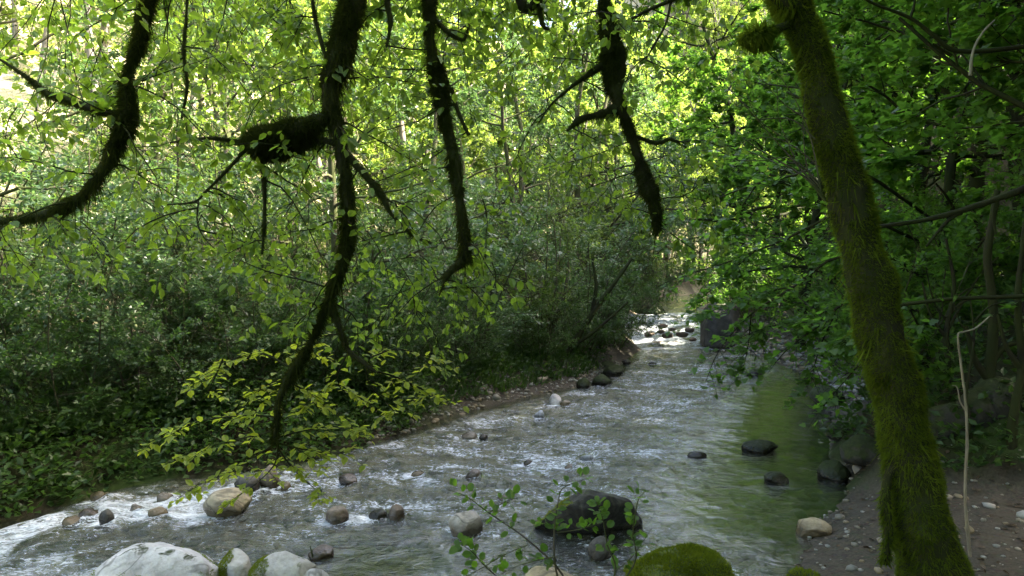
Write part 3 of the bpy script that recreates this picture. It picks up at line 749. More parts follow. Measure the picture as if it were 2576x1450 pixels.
T['shrub_b'] = proto('bank_shrub', 'shrub', shrub(132, 4.4, 6, 12, .075, 'leaf_hazel', .42))
T['shrub_c'] = proto('bank_shrub', 'shrub', shrub(133, 2.4, 8, 10, .060, 'leaf_low', .75))
T['under'] = proto('undershrub', 'shrub', shrub(134, 2.6, 7, 8, .095, 'leaf_maple', .7))
T['spruce'] = proto('spruce_tree', 'tree', spruce(141, 11))

first = set()
def plant(key, x, y, rz, sc, label, group=None, name=None, tilt=(0, 0), dz=0):
    src = T[key]; z = gz(x, y) + dz
    if key not in first:
        first.add(key); src.location = (x, y, z); src.rotation_euler = (tilt[0], tilt[1], rz); src.scale = (sc,) * 3; src['label'] = label
        if group: src['group'] = group
        return src
    return copy_thing(src, (x, y, z), rz, sc, label, group, tilt)

r = np.random.default_rng(5)
def spot_words(x, y):
    u = (512 + FPX * x / y) / DS
    for lim, w in ((330, 'beyond the crooked limb'), (640, 'between crooked limb and mossy stub'), (880, 'behind the mossy broken stub'), (1130, 'between thick limb and hooked limb'),
                   (1560, 'between hooked limb and tapering limb'), (1800, 'past the tapering limb, above the cascade'), (9999, 'behind the leaning mossy trunk')):
        if u < lim: return w
def slope_plant(key, x, y, rz, sc, what, grp):
    row = 'low' if y < 30 else 'half way up' if y < 45 else 'high'
    w = spot_words(x, y); plant(key, x, y, rz, sc, f'{what} {row} on the slope, {w}', f'{grp} {row}, {w}')
# sunlit hillside beyond the stream, row by row
hill = []
tries = 0
while len(hill) < 95 and tries < 9000:
    tries += 1
    y = r.uniform(19, 66); x = r.uniform(-.72 * y - 1, .5 * y)
    z, d, ins, lf = ground_z(np.array([x]), np.array([y]))
    if ins[0] or d[0] < 5.5 or not lf[0]: continue
    if x < -.28 * y and r.uniform() < .55: continue
    if any((x - a) ** 2 + (y - b) ** 2 < (2.3 + .02 * y) ** 2 for a, b in hill): continue
    hill.append((x, y))
for k, (x, y) in enumerate(hill):
    slope_plant(['hill_a', 'hill_b', 'hill_c'][k % 3], x, y, r.uniform(0, 6.28), r.uniform(.8, 1.25), 'sunlit tree', 'sunlit trees')
for k in range(34):                                           # wooded slope on the right, behind the maples
    y = 6 + (k % 17) * 2.8; x = float(np.interp(y, RIGHT[6:, 1], RIGHT[6:, 0])) + (3.6 if k < 17 else 8.0) + r.uniform(0, 3)
    plant(['maple_a', 'maple_b', 'hill_c'][k % 3], x, y, r.uniform(0, 6.28), r.uniform(1.15, 1.5), f"shaded tree on the dark slope, {'front' if k < 17 else 'upper'} row, {['near the leaning trunk', 'above the gravel bar', 'past the tall square boulder'][min(2, int((y - 5) / 10))]}", f"dark slope trees {k < 17} {min(2, int((y - 5) / 10))}")
for k in range(34):
    y = r.uniform(84, 128); x = r.uniform(.14, .36) * y
    plant(['hill_a', 'hill_b', 'hill_c'][k % 3], x, y, r.uniform(0, 6.28), r.uniform(1.5, 2.1), 'distant broadleaf tree high on the slope at the head of the valley', 'trees at the head of the valley')
for k in range(12):
    y = r.uniform(54, 74); x = r.uniform(-.10, .17) * y
    plant(['hill_a', 'hill_b'][k % 2], x, y, r.uniform(0, 6.28), r.uniform(1.6, 2.0), 'tall tree high on the far slope between the hooked limb and tapering limb', 'tall trees high on the far slope')
k = 0
while k < 34:
    y = r.uniform(31, 80); x = r.uniform(.10, .52) * y; z, d, ins, lf = ground_z(np.array([x]), np.array([y]))
    if ins[0] or d[0] < 1.2 or (lf[0] and y < 36): continue
    plant(['hill_a', 'hill_c', 'hill_b'][k % 3], x, y, r.uniform(0, 6.28), r.uniform(.8, 1.2), f"tree closing the valley {'just' if y < 45 else 'well' if y < 62 else 'far'} upstream of the cascade, {spot_words(x, y)}", f"upstream trees {int(y < 45) + int(y < 62)} {spot_words(x, y)}"); k += 1
# spruce with a pale stem in the gap between hanging limbs
sp = at(1245, 420, 34); plant('spruce', sp[0], sp[1], 0, .9, 'greyish spruce with bare pale stem in the gap between two hanging limbs')
sp = at(1190, 420, 40); plant('spruce', sp[0] - 4, sp[1], 1.3, 1.0, 'second spruce deeper in the wood behind the hanging limbs')
# trees and shrubs of the left bank
for (x, y, key, rz, sc, lab) in [
    (-7.5, 10.0, 'bank_a', .3, 1.0, 'pale leaved bank tree at the left edge above the dark undercut bank'),
    (-5.2, 11.5, 'shrub_b', 1.1, 1.15, 'tall arching shrub with blue green leaves above the dark bank'),
    (-6.3, 8.3, 'shrub_a', 2.0, 1.0, 'dark leaning shrub nearest the foam at the left edge'),
    (-4.0, 9.8, 'shrub_a', 4.0, .95, 'blue green shrub overhanging the bank behind the olive wedge boulder'),
    (-3.0, 12.2, 'bank_a', 2.2, .85, 'slender bank tree with a dark trunk behind the yellow-green leaf spray'),
    (-2.6, 10.4, 'shrub_c', .6, 1.0, 'low dark shrub on the bank just beyond the hanging spray'),
    (-2.3, 11.9, 'shrub_c', 2.6, 1.05, 'fresh green low shrub at the grassy corner before the gravel spit'),
    (-.8, 13.2, 'shrub_a', 5.0, .95, 'bright green shrub behind the gravel spit'),
    (.5, 14.6, 'shrub_b', 3.1, .90, 'dense green shrub in the middle of the far bank'),
    (1.6, 17.0, 'shrub_a', 1.9, 1.0, 'green shrub with yellowing leaves above the mossy stone heap'),
    (-1.8, 15.5, 'bank_a', 4.6, .9, 'leafy bank tree rising behind the gravel spit shrubs'),
    (2.2, 20.5, 'shrub_b', .4, .9, 'green shrub leaning over the pool below the cascade'),
    (-5.5, 14.6, 'bank_a', 5.6, 1.05, 'bank tree with silvery leaves rising behind the dark bank'),
    (0.2, 18.5, 'bank_a', 1.0, .9, 'leafy tree behind the hazel stems on the far bank'),
    (-9.5, 13.0, 'shrub_b', 1.0, 1.2, 'tall shrub at the far left behind the pale leaved tree'),
    (2.4, 24.8, 'shrub_b', 2.4, .85, 'shrub beside the far cascade pool'),
    (3.6, 30.5, 'bank_a', 3.4, .8, 'bank tree closing the view upstream of the cascade'),
    (4.2, 32.5, 'shrub_b', 1.4, 1.1, 'shrub on the bend just above the far cascade'),
    (6.4, 36.5, 'shrub_a', 3.0, 1.3, 'rounded shrub at the bend where the stream disappears'),
    (8.6, 41.0, 'bank_a', .2, 1.0, 'bank tree behind the bend of the stream'),
    (3.0, 27.6, 'shrub_c', 2.0, 1.2, 'low shrub beside the tilted slab at the far pool'),
    (4.1, 27.4, 'shrub_b', 4.1, 1.0, 'arching shrub drooping over the far pool'),
    (6.9, 34.4, 'shrub_a', 1.1, 1.2, 'leafy shrub at the water above the pale far stone'),
    (8.2, 28.6, 'under', 2.2, 1.2, 'leafy shrub on the dark side of the far pool'),
    (2.0, 24.2, 'bank_a', 2.0, 1.35, 'tall bank tree leaning over the cascade from the hazel side'),
    (3.0, 29.6, 'bank_a', 3.9, 1.45, 'tall bank tree above the tilted slab'),
    (4.6, 34.4, 'bank_a', 5.3, 1.5, 'tall bank tree at the bend, between tapering limb and maples'),
    (6.0, 39.8, 'bank_a', .9, 1.6, 'tall bank tree filling the gap past the bend'),
    (1.0, 36.2, 'bank_a', 2.9, 1.6, 'tall bank tree on the slope foot beyond the tapering limb'),
    (10.2, 33.0, 'maple_c', 3.3, 1.5, 'tall maple on the dark side of the upstream bend'),
    (8.6, 27.0, 'maple_c', 1.9, 1.45, 'tall maple arching over the far pool'),
    (-2.8, 18.0, 'shrub_b', 4.4, 1.1, 'tall light green shrub in the second row of the far bank')]:
    plant(key, x, y, rz, sc, lab)
for k, (x, y, key, sc) in enumerate([(-6.9, 6.3, 'shrub_c', .8), (-5.7, 7.1, 'shrub_c', .9), (-4.9, 8.0, 'shrub_c', .95), (-4.3, 8.7, 'shrub_a', .7), (-3.6, 8.9, 'shrub_c', .8), (-3.0, 9.5, 'shrub_c', .9), (-5.6, 9.0, 'shrub_a', .85), (-6.8, 9.6, 'shrub_b', .8),
      (-7.8, 8.2, 'shrub_a', .9), (-2.2, 10.2, 'shrub_c', .7), (-8.6, 10.6, 'shrub_b', .9), (-4.6, 10.9, 'shrub_a', .9), (-3.6, 11.0, 'shrub_b', .75), (-2.4, 13.6, 'shrub_a', .9), (1.5, 15.9, 'shrub_c', .9), (.5, 13.9, 'shrub_c', .6), (-1.0, 12.2, 'shrub_c', .65), (-1.95, 10.3, 'shrub_c', .6), (1.25, 15.3, 'shrub_c', .65), (1.95, 17.0, 'shrub_c', .65), (2.6, 19.2, 'shrub_c', .7), (2.5, 18.2, 'shrub_c', .9),
      (-7.0, 12.4, 'shrub_a', 1.1), (-10.5, 10.0, 'shrub_b', 1.0)]):
    plant(key, x, y, k * 1.9, sc, 'leafy shrub ' + ('overhanging the dark bank behind the rapids' if x < -4.5 and y < 10 else 'on the bank behind the yellow-green leaf spray' if x < -1.8 and y < 12 else 'behind the gravel spit' if x > -3 else 'in the second row above the dark bank'), 'bank shrubs ' + ('over the dark bank' if x < -4.5 and y < 10 else 'behind the spray' if x < -1.8 and y < 12 else 'behind the spit' if x > -3 else 'second row'))
for k, (x, y) in enumerate([(-6.6, 17.5), (-4.2, 17.0), (-9.0, 19.0), (-1.0, 20.5), (-3.8, 21.5), (.4, 23.5), (-2.2, 25.5), (1.6, 27.5), (-5.8, 24.5), (-.6, 29.0), (2.6, 31.5), (-3.8, 30.0), (.8, 33.5)]):
    plant('hill_c' if k % 3 == 1 else 'bank_a', x, y, k * 2.3, 1.0 + .1 * (k % 3), 'bank tree ' + ('just behind the front shrubs' if y < 22 else 'in the row before the far slope') + ', ' + spot_words(x, y), f'second row {y < 22} ' + spot_words(x, y))
# right bank maples reaching over the water
for (x, y, key, rz, sc, lab) in [
    (6.9, 8.6, 'maple_a', .8, 1.15, 'maple on the dark bank reaching its layered branches over the stream'),
    (7.6, 12.2, 'maple_c', 2.9, 1.35, 'maple above the gravel bar with low branches'),
    (8.9, 16.5, 'maple_c', 4.4, 1.35, 'maple at the far end of the gravel bar'),
    (8.3, 21.0, 'maple_b', 5.5, 1.2, 'maple behind the tall square boulder'),
    (9.5, 26.5, 'maple_a', 1.7, .95, 'maple beyond the far cascade on the dark side'),
    (6.6, 13.4, 'maple_c', 5.2, 1.0, 'maple leaning from the gravel bar far out over the water'),
    (5.9, 10.5, 'maple_c', 4.0, .85, 'low maple hanging its boughs to the water by the mossy boulders'),
    (6.9, 15.8, 'maple_c', 2.4, .9, 'low maple drooping over the middle of the gravel bar'),
    (7.2, 18.4, 'maple_b', .5, 1.1, 'slim maple between the gravel bar and the tall square boulder'),
    (6.0, 6.2, 'maple_b', 1.2, 1.0, 'nearest maple, half hidden behind the leaning mossy trunk')]:
    plant(key, x, y, rz, sc, lab)
for k, (x, y) in enumerate([(6.8, 8.6), (5.2, 9.6), (6.4, 10.2), (6.4, 11.4), (7.0, 12.4), (7.8, 14.2), (8.2, 16.6), (7.9, 19.0), (7.6, 23.0), (8.4, 25.5), (7.6, 8.4), (4.7, 9.0)]):
    plant('under', x, y, k * 2.4, r.uniform(.75, 1.1), 'dark leafy undershrub ' + ('on the bank beside the mossy boulders' if y < 10.3 else 'at the back of the gravel bar'), 'undershrubs ' + ('by the boulders' if y < 10.3 else 'by the gravel bar'))

# ------------------------------------------------------------------ undergrowth (nobody could count it)
def herbs(n, box, cond, size, mat, name, kindname='diamond', hmax=.35):
    s = np.array(scatter(n, box, cond, lambda: 1)); z = ground_z(s[:, 0], s[:, 1])[0]; m = 7; g = Geo()
    a = rng.uniform(0, 6.28, (n, m)); el = rng.uniform(-.2, 1.0, (n, m)); hh = hmax * rng.uniform(.05, 1, (n, 1)) * rng.uniform(.3, 1, (n, m))
    ax = np.stack([np.cos(a) * np.cos(el), np.sin(a) * np.cos(el), np.sin(el)], -1)
    pos = np.stack([s[:, 0:1] + .06 * np.cos(a) + rng.normal(0, .05, (n, m)), s[:, 1:2] + .06 * np.sin(a), z[:, None] + hh], -1)
    nm = nrm(rng.normal(0, .5, (n, m, 3)) + [0, 0, 1])
    leaves(g, pos.reshape(-1, 3), ax.reshape(-1, 3), nm.reshape(-1, 3), size * rng.uniform(.6, 1.4, n * m), kindname)
    o = kind(link(name, g.mesh(name), M[mat]), 'stuff'); return o
o = herbs(2600, (-9, -1, 4.5, 11), lambda c, d, i, l: ~i & l & (d < 1.6), .075, 'leaf_low', 'bank_herbs', hmax=.5); o['label'] = 'broad leaved herbs hanging over the edge of the dark bank'; o['category'] = 'herbs'
o = herbs(5200, (-9, 4, 5.0, 20), lambda c, d, i, l: ~i & l & (d < 5) & ((d > .25) | (c[:, 0] < -1.8)), .075, 'leaf_low', 'undergrowth'); o['label'] = 'low leafy undergrowth on the bank across the stream'; o['category'] = 'undergrowth'
o = herbs(3800, (3.8, 10, 5.5, 20), lambda c, d, i, l: ~i & ~l & np.where(c[:, 1] > 9.5, d > 1.8, .45 * (c[:, 0] - 4.1) + .9 * (c[:, 1] - 6.5) > .1), .09, 'leaf_low', 'undergrowth'); o['label'] = 'dark low undergrowth on the wooded slope behind the trunk'; o['category'] = 'undergrowth'
o = herbs(5200, (-45, 25, 18, 60), lambda c, d, i, l: ~i & l & (d > 5), .20, 'leaf_tree', 'undergrowth', hmax=.8); o['label'] = 'sunlit undergrowth scattered over the slope across the stream'; o['category'] = 'undergrowth'
def grass(n, box, cond, L, name, label):
    s = np.array(scatter(n, box, cond, lambda: 1)); z = ground_z(s[:, 0], s[:, 1])[0]; g = Geo(); m = 6
    pos = np.repeat(np.stack([s[:, 0], s[:, 1], z], -1), m, 0) + rng.normal(0, .03, (n * m, 3)) * [1, 1, 0]
    d = nrm(rng.normal(0, .55, (n * m, 3)) * [1, 1, 0] + [.1, -.1, 1]); leaves(g, pos, d, nrm(rng.normal(size=(n * m, 3))), L * rng.uniform(.4, 1.2, n * m), 'blade')
    o = kind(link(name, g.mesh(name), M['leaf_low']), 'stuff'); o['label'] = label; o['category'] = 'grass'
grass(1700, (-2.6, 2.5, 8.8, 15.5), lambda c, d, i, l: ~i & l & (d > .22) & (d < 1.4), .30, 'grass', 'tufts of green grass along the bank above the gravel spit')

# ------------------------------------------------------------------ the tree overhead: hanging mossy limbs and beech leaves
over = thing('overhanging_tree', 'tree overhead with dark mossy limbs hanging down over the stream', 'tree', (-3.2, .4, gz(-3.2, .4)))
O = np.array(over.location)
def limb(root, O, pts, d, name='limb', mat='bark_dark', sides=9, k=.42, n=None, rough=.25):
    """pts: (x, y, width) measured, with optional own depth as 4th entry"""
    w = []
    for p in pts:
        dd = p[3] if len(p) > 3 else d
        c = at(p[0], p[1], dd); w.append((*c, p[2] * DS * dd / FPX * k))
    s = smooth_path(w, n or max(8, len(pts) * 5)); s[:, 3] = np.maximum(s[:, 3], .0015)
    g = Geo(); v, f = tube(s[:, :3] - O, s[:, 3], sides, len(pts), rough); g.add(v, f)
    return link(name, g.mesh(name), M[mat], root), s
def hairs(geo, s, O, n, L, r, droop=.8, clump=True, wid=.10):
    """moss shoots and hanging strands around a limb path s (x, y, z, radius)"""
    seg = np.linalg.norm(np.diff(s[:, :3], axis=0), axis=1) * (s[1:, 3] + s[:-1, 3] + .01); cw = seg / seg.sum()
    k = r.choice(len(seg), n, p=cw); t = r.uniform(0, 1, n)[:, None]
    c = s[k] * (1 - t) + s[k + 1] * t; tg = nrm(s[k + 1, :3] - s[k, :3])
    rd = r.normal(size=(n, 3)); rd = nrm(rd - (rd * tg).sum(1)[:, None] * tg)
    den = .3 + 1.9 * fbm(c[:, :3] * 7, 31, 3)
    ln = L * r.uniform(.4, 1.3, n) * np.clip(.6 + (den if clump else .5 + .4 * fbm(c[:, :3] * 16, 37, 2) + .6 * fbm((c[:, :3] + rd * c[:, 3:4]) * 5, 38, 2)), .25, 2.4)
    d = nrm(rd + np.array([0, 0, -droop]) * r.uniform(.2, 1.2, n)[:, None] + r.normal(0, .3, (n, 3)))
    p = c[:, :3] + rd * c[:, 3:4] * .92 - O
    side = nrm(np.cross(d, r.normal(size=(n, 3)))) * (ln * wid)[:, None]
    tip = p + d * ln[:, None] + np.array([0, 0, -.25]) * (ln * droop)[:, None]
    vv = np.stack([p - side, p + side, tip], 1); geo.add(vv.reshape(-1, 3), np.arange(3 * n).reshape(-1, 3), False)

ro = np.random.default_rng(77)
LIMBS = [  # measured (x, y, width)
 (4.2, [(420, -330, 90), (400, -120, 70), (372, 0, 52), (350, 110, 42), (328, 200, 44), (322, 300, 52), (275, 400, 42), (235, 475, 42), (150, 525, 46), (60, 550, 26), (-40, 562, 18)]),
 (4.2, [(322, 290, 30), (270, 285, 28), (200, 260, 24), (130, 235, 22), (70, 195, 14), (0, 150, 8)]),
 (4.4, [(960, -330, 120), (915, -150, 105), (885, 0, 92), (860, 120, 78), (848, 250, 62), (852, 340, 46), (865, 450, 44), (872, 560, 42), (868, 650, 42), (842, 720, 36), (815, 790, 30), (770, 870, 30), (730, 950, 28), (700, 1010, 24), (690, 1060, 22), (695, 1120, 12)]),
 (4.4, [(850, 290, 44), (800, 310, 56), (745, 335, 84), (690, 355, 96), (655, 368, 70), (640, 375, 34)]),
 (4.4, [(850, 360, 34), (800, 355, 28), (740, 372, 26), (650, 376, 26), (610, 360, 20), (540, 348, 14), (470, 352, 10), (430, 360, 6)]),
 (4.4, [(645, 378, 26), (658, 430, 20), (668, 500, 16), (675, 570, 12), (668, 640, 8)]),
 (4.4, [(622, 372, 16), (580, 420, 12), (530, 480, 9), (480, 508, 7), (420, 515, 5)]),
 (4.4, [(495, 505, 6), (495, 560, 6), (515, 600, 5), (540, 625, 4)]),
 (4.4, [(862, 385, 30), (905, 430, 24), (950, 485, 24), (990, 540, 16), (1040, 590, 11), (1085, 612, 6)]),
 (4.4, [(832, 765, 30), (850, 825, 28), (880, 880, 24), (920, 915, 18), (948, 938, 10)]),
 (4.7, [(1040, -330, 90), (1062, -150, 62), (1075, 0, 46), (1088, 110, 46), (1100, 200, 48), (1120, 300, 48), (1140, 400, 46), (1160, 490, 48), (1168, 560, 44), (1160, 640, 36), (1128, 690, 26), (1112, 715, 12), (1104, 745, 4)]),
 (4.7, [(1085, 40, 20), (1130, 80, 16), (1165, 100, 12), (1180, 60, 5)]),
 (4.7, [(1135, 220, 12), (1160, 280, 14), (1170, 340, 12)]),
 (5.2, [(1480, -330, 80), (1510, -150, 52), (1525, 0, 40), (1535, 80, 48), (1548, 160, 66), (1552, 230, 64), (1575, 320, 42), (1600, 400, 42), (1625, 470, 52), (1648, 530, 42), (1656, 575, 22), (1650, 590, 8)]),
 (5.2, [(1545, 150, 30), (1500, 175, 22), (1440, 215, 14), (1390, 265, 8), (1355, 310, 4)]),
 (5.2, [(1550, 275, 40), (1500, 290, 26), (1460, 300, 24), (1420, 330, 8)]),
 (5.2, [(1600, 345, 12), (1650, 360, 14), (1690, 350, 14), (1730, 372, 6)]),
 (4.9, [(1290, -80, 30), (1310, 20, 26), (1345, 0, 24), (1365, -40, 16)]),
 (4.9, [(1352, 0, 18), (1358, 60, 20), (1375, 75, 8)]),
 (4.5, [(985, -100, 20), (978, 0, 18), (975, 60, 18), (978, 125, 6)]),
 (4.9, [(1560, 60, 6), (1640, 20, 12), (1700, -10, 18), (1740, -60, 20)]),
 (4.9, [(1690, 0, 10), (1680, 60, 8), (1650, 120, 8), (1625, 150, 4)]),
 (4.4, [(470, -60, 10), (468, 40, 10), (462, 130, 12), (470, 220, 12), (455, 300, 8)]),
 (4.4, [(770, -80, 14), (790, 20, 12), (805, 110, 14), (830, 180, 8)]),
]
limb_paths = []
for (d, pts) in LIMBS:
    pts = [(a + ro.normal(0, 5) * (w > 5), b, w * .80 * (1 + .17 * np.clip(ro.normal(), -1.5, 1.5) * (w > 12))) for a, b, w in pts]
    o, s = limb(over, O, pts, d, rough=.5); limb_paths.append(s)
    wm = np.mean([p[2] for p in pts]); ln = np.linalg.norm(np.diff(s[:, :3], axis=0), axis=1).sum()
    if wm > 6:
        moss = Geo(); tv = np.array([q_.co[:] for q_ in o.data.vertices]); tf = np.array([list(q_.vertices) for q_ in o.data.polygons])
        moss_coat(moss, tv, tf, int(ln * (900 + 130 * wm)), .011 + .00036 * wm, ro, -1.1, (0, 0, -.5), .08, lambda p: .25 + (fbm(p * 6.0, 33, 3) > -.12))
        moss_coat(moss, tv, tf, int(ln * 45 * wm), .020 + .0008 * wm, ro, -1.1, (0, 0, -1.0), .05, lambda p: .02 + (fbm(p * 5.0, 34, 3) > .12))
        hairs(moss, s, O, int(ln * 20 * wm), .016 + .0007 * wm, ro, 1.8, wid=.05)
        hairs(moss, s, O, int(ln * 1.2 * wm), .04 + .0014 * wm, ro, 3.5, wid=.035)
        kind(link('moss', moss.mesh('moss'), M['moss_dark'], o), 'stuff')
# the mossy fist where the limb once broke
moss = Geo()
v, f = rock_mesh((.36, .22, .19), 5, 3, .2); c = at(690, 362, 4.4); g = Geo(); moss_coat(moss, v + c - O, f, 8500, .036, ro, -1.1, (0, 0, -.3), .07)
g.add(v + c - O, f); kind(link('moss', moss.mesh('moss'), M['moss_dark'], link('broken_stub', g.mesh('broken_stub'), M['bark_dark'], over)), 'stuff')
# trunk on the bank beside the camera, and the bough the limbs hang from
b0 = O + np.array([0, 0, -.3])
tp = smooth_path([(*b0, .26), (*(b0 + [.1, .2, 2.2]), .21), (*(b0 + [.35, .8, 4.2]), .19), (*(b0 + [.9, 1.8, 6.0]), .14), (*(b0 + [1.4, 2.6, 8.5]), .05)], 24)
g = Geo(); v, f = tube(tp[:, :3] - O, tp[:, 3], 12, 3, .15); g.add(v, f); link('trunk', g.mesh('trunk'), M['bark_dark'], over)
bough = smooth_path([(*(b0 + [.35, .8, 4.3]), .13), (*at(420, -330, 4.2), .12), (*at(960, -345, 4.4), .11), (*at(1040, -335, 4.7), .10), (*at(1480, -340, 5.2), .08), (*at(1760, -420, 5.6), .04)], 30)
g = Geo(); v, f = tube(bough[:, :3] - O, bough[:, 3], 9, 4, .2); g.add(v, f); link('bough', g.mesh('bough'), M['bark_dark'], over)

# twigs: drooping sprays from the bough and the limbs
twigs = Geo(); tips = []
def twig(p0, d0, L, r0, r, n=7, grav=.10, side=3, depth=0, wob=.16):
    pos = np.array(p0, float); d = nrm(d0); pts = [pos.copy()]
    for _ in range(n):
        d = nrm(d + r.normal(0, wob, 3) * [1, .7, 1] + [0, 0, -grav]); pos = pos + d * L / n; pts.append(pos.copy())
    pts = np.array(pts); v, f = tube(pts - O, np.linspace(r0, max(.0012, r0 * .35), n + 1), 4); twigs.add(v, f); tips.append(pts)
    if depth > 0:
        for k in range(side):
            a = int(r.integers(1, n)); dd = nrm(pts[a + 1] - pts[a]) if a < n else d
            sd_ = nrm(np.cross(dd, r.normal(size=3)))
            twig(pts[a], nrm(dd * .6 + sd_), L * r.uniform(.35, .6), r0 * .55, r, 5, grav * .6, 2, depth - 1, wob)
for k in range(64):                                          # long hanging sprays all along the bough
    x = ro.uniform(330, 1780) if k < 54 else ro.uniform(-60, 330); u = ro.uniform(4.6, 6.6)
    p = at(x, ro.uniform(-160, -20), u); L = ro.uniform(.35, 1.5) * (1.0 if x < 1300 else .75)
    twig(p, [ro.normal(0, .35), ro.normal(0, .2), -1], L, .005, ro, 8, .10, 4, 2)
for s in limb_paths:                                         # side twigs from the limbs
    ln = np.linalg.norm(np.diff(s[:, :3], axis=0), axis=1).sum()
    for k in range(int(ln * 4.5) + 1):
        i = int(ro.integers(2, len(s)))
        if s[i, 2] < 1.9: continue
        twig(s[i, :3], [ro.choice([-1, 1]) * ro.uniform(.5, 1), ro.normal(0, .6), ro.uniform(-.5, .3)], ro.uniform(.25, .75), .006, ro, 6, .08, 3, 1)
for (x, y, d) in [(420, 150, 4.3), (560, 100, 4.6), (620, 250, 4.8), (740, 200, 4.5), (700, 80, 4.2), (960, 250, 4.9), (1010, 150, 4.6), (1230, 120, 4.8), (1280, 250, 5.0), (1360, 180, 5.2), (1440, 130, 5.0),
                  (1460, 380, 5.3), (1400, 420, 5.4), (1510, 470, 5.3), (1700, 480, 5.4), (1650, 430, 5.5), (520, 600, 4.6), (600, 640, 4.6), (720, 700, 4.6), (1000, 700, 4.8), (1060, 760, 4.9), (930, 640, 4.7), (1200, 720, 5.0),
                  (1000, 820, 4.8), (100, 330, 4.2), (60, 600, 4.2), (200, 620, 4.4), (380, 560, 4.5), (780, 560, 4.7), (1230, 560, 5.0), (1300, 480, 5.1), (560, 200, 4.4), (480, 330, 4.4), (250, 150, 4.4)]:
    for q in range(2):
        twig(at(x + ro.normal(0, 30), y - 60, d + .5), [ro.normal(0, .7), ro.normal(0, .4), -.6], ro.uniform(.4, .7), .004, ro, 6, .08, 4, 1)
# the low yellow-green sprays at the end of the longest limb: layered and level
low = []
def spray(pts, d0, d1, m=3):
    w = [at(x, y, d0 + .04 + (d1 - d0 + .45) * k / (len(pts) - 1)) for k, (x, y) in enumerate(pts)]
    s = smooth_path(w, 10); v, f = tube(s - O, np.linspace(.006, .0015, 10), 4); twigs.add(v, f); low.append(s)
    for k in range(m * 2):
        i = int(ro.integers(2, 9)); dd = nrm(s[i + 1] - s[i - 1] if i < 9 else s[i] - s[i - 1]); sd_ = nrm(np.cross(dd, [0, 0, 1])) * (1 if k % 2 else -1)
        L = ro.uniform(.12, .30); e = nrm(dd * .8 + sd_ + [0, 0, ro.uniform(-.15, .08)]); q = s[i] + np.outer(np.linspace(0, 1, 5), e) * L + np.outer(np.linspace(0, 1, 5) ** 2, [0, 0, -.05])
        v, f = tube(q - O, np.linspace(.0025, .001, 5), 3); twigs.add(v, f); low.append(q)
spray([(700, 1050), (640, 1045), (560, 1050), (480, 1065), (400, 1095)], 4.4, 4.0, 5)
spray([(690, 1085), (620, 1100), (540, 1120), (470, 1140)], 4.4, 4.1, 4)
spray([(700, 1110), (640, 1150), (570, 1190), (490, 1222)], 4.4, 4.2, 5)
spray([(700, 1100), (760, 1085), (830, 1072), (905, 1080)], 4.4, 4.2, 5)
spray([(700, 1115), (760, 1130), (830, 1140), (895, 1135)], 4.4, 4.1, 5)
spray([(695, 1120), (730, 1170), (770, 1210), (820, 1255)], 4.4, 4.3, 3)
spray([(700, 1120), (690, 1170), (640, 1220), (600, 1245)], 4.4, 4.2, 3)
spray([(730, 950), (690, 960), (650, 985), (640, 1010)], 4.4, 4.2, 4)
spray([(725, 960), (770, 985), (790, 1010), (800, 1030)], 4.4, 4.2, 4)
spray([(740, 930), (660, 890), (580, 905), (500, 950)], 4.4, 4.1, 4)
spray([(560, 905), (540, 950), (520, 990)], 4.2, 4.1, 3)
spray([(850, 840), (800, 850), (760, 900)], 4.4, 4.3, 3)
spray([(948, 935), (1000, 950), (1060, 985), (1105, 1000)], 4.4, 4.6, 5)
spray([(920, 915), (930, 970), (980, 1020), (1000, 1050)], 4.4, 4.6, 4)
spray([(880, 880), (850, 940), (860, 980), (900, 1000)], 4.4, 4.5, 4)
spray([(930, 900), (990, 880), (1050, 890), (1090, 930)], 4.4, 4.7, 4)
kind(link('twigs', twigs.mesh('twigs'), M['bark_dark'], over), 'stuff')
tmp, LA = leaf_out(ro, tips, 7, .060, .62, 'ovate', .35, droop=.45)
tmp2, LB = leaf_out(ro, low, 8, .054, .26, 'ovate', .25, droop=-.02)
pos = np.concatenate([LA[0], LB[0]]); ax = np.concatenate([LA[1], LB[1]]); nm = np.concatenate([LA[2], LB[2]]); sz = np.concatenate([LA[3], LB[3]])
rel = pos - CAM; dep = rel @ Fv; u = 512 + FPX * (rel @ Rv) / dep; v_ = 288 - FPX * (rel @ Uv) / dep
score = sz / dep * (1 + 1.0 * (np.arange(len(pos)) >= len(LA[0]))) * ((u > 5) & (u < 1019) & (v_ > 5) & (v_ < 571) & (dep > .5))
order = np.argsort(-score); single, rest = order[:300], order[300:]
g = Geo(); leaves(g, np.zeros((1, 3)), np.array([[1., 0, 0]]), np.array([[0, 0, 1.]]), np.ones(1), 'ovate'); leaf_me = g.mesh('leaf'); leaf_me.materials.append(M['leaf_beech']); leaf_yellowgreen = leaf_me.copy(); leaf_yellowgreen.materials.clear(); leaf_yellowgreen.materials.append(M['leaf_yellowgreen'])
def leaf_object(root, O, p, a, n, s, me):
    a = nrm(a); b = nrm(np.cross(n, a)); n = np.cross(a, b)
    o = link('leaf', me, parent=root); m = Matrix(((a[0] * s, b[0] * s, n[0] * s, p[0] - O[0]), (a[1] * s, b[1] * s, n[1] * s, p[1] - O[1]), (a[2] * s, b[2] * s, n[2] * s, p[2] - O[2]), (0, 0, 0, 1)))
    o.matrix_local = m
for k in single: leaf_object(over, O, pos[k], ax[k], nm[k], sz[k], leaf_me if k < len(LA[0]) else leaf_yellowgreen)
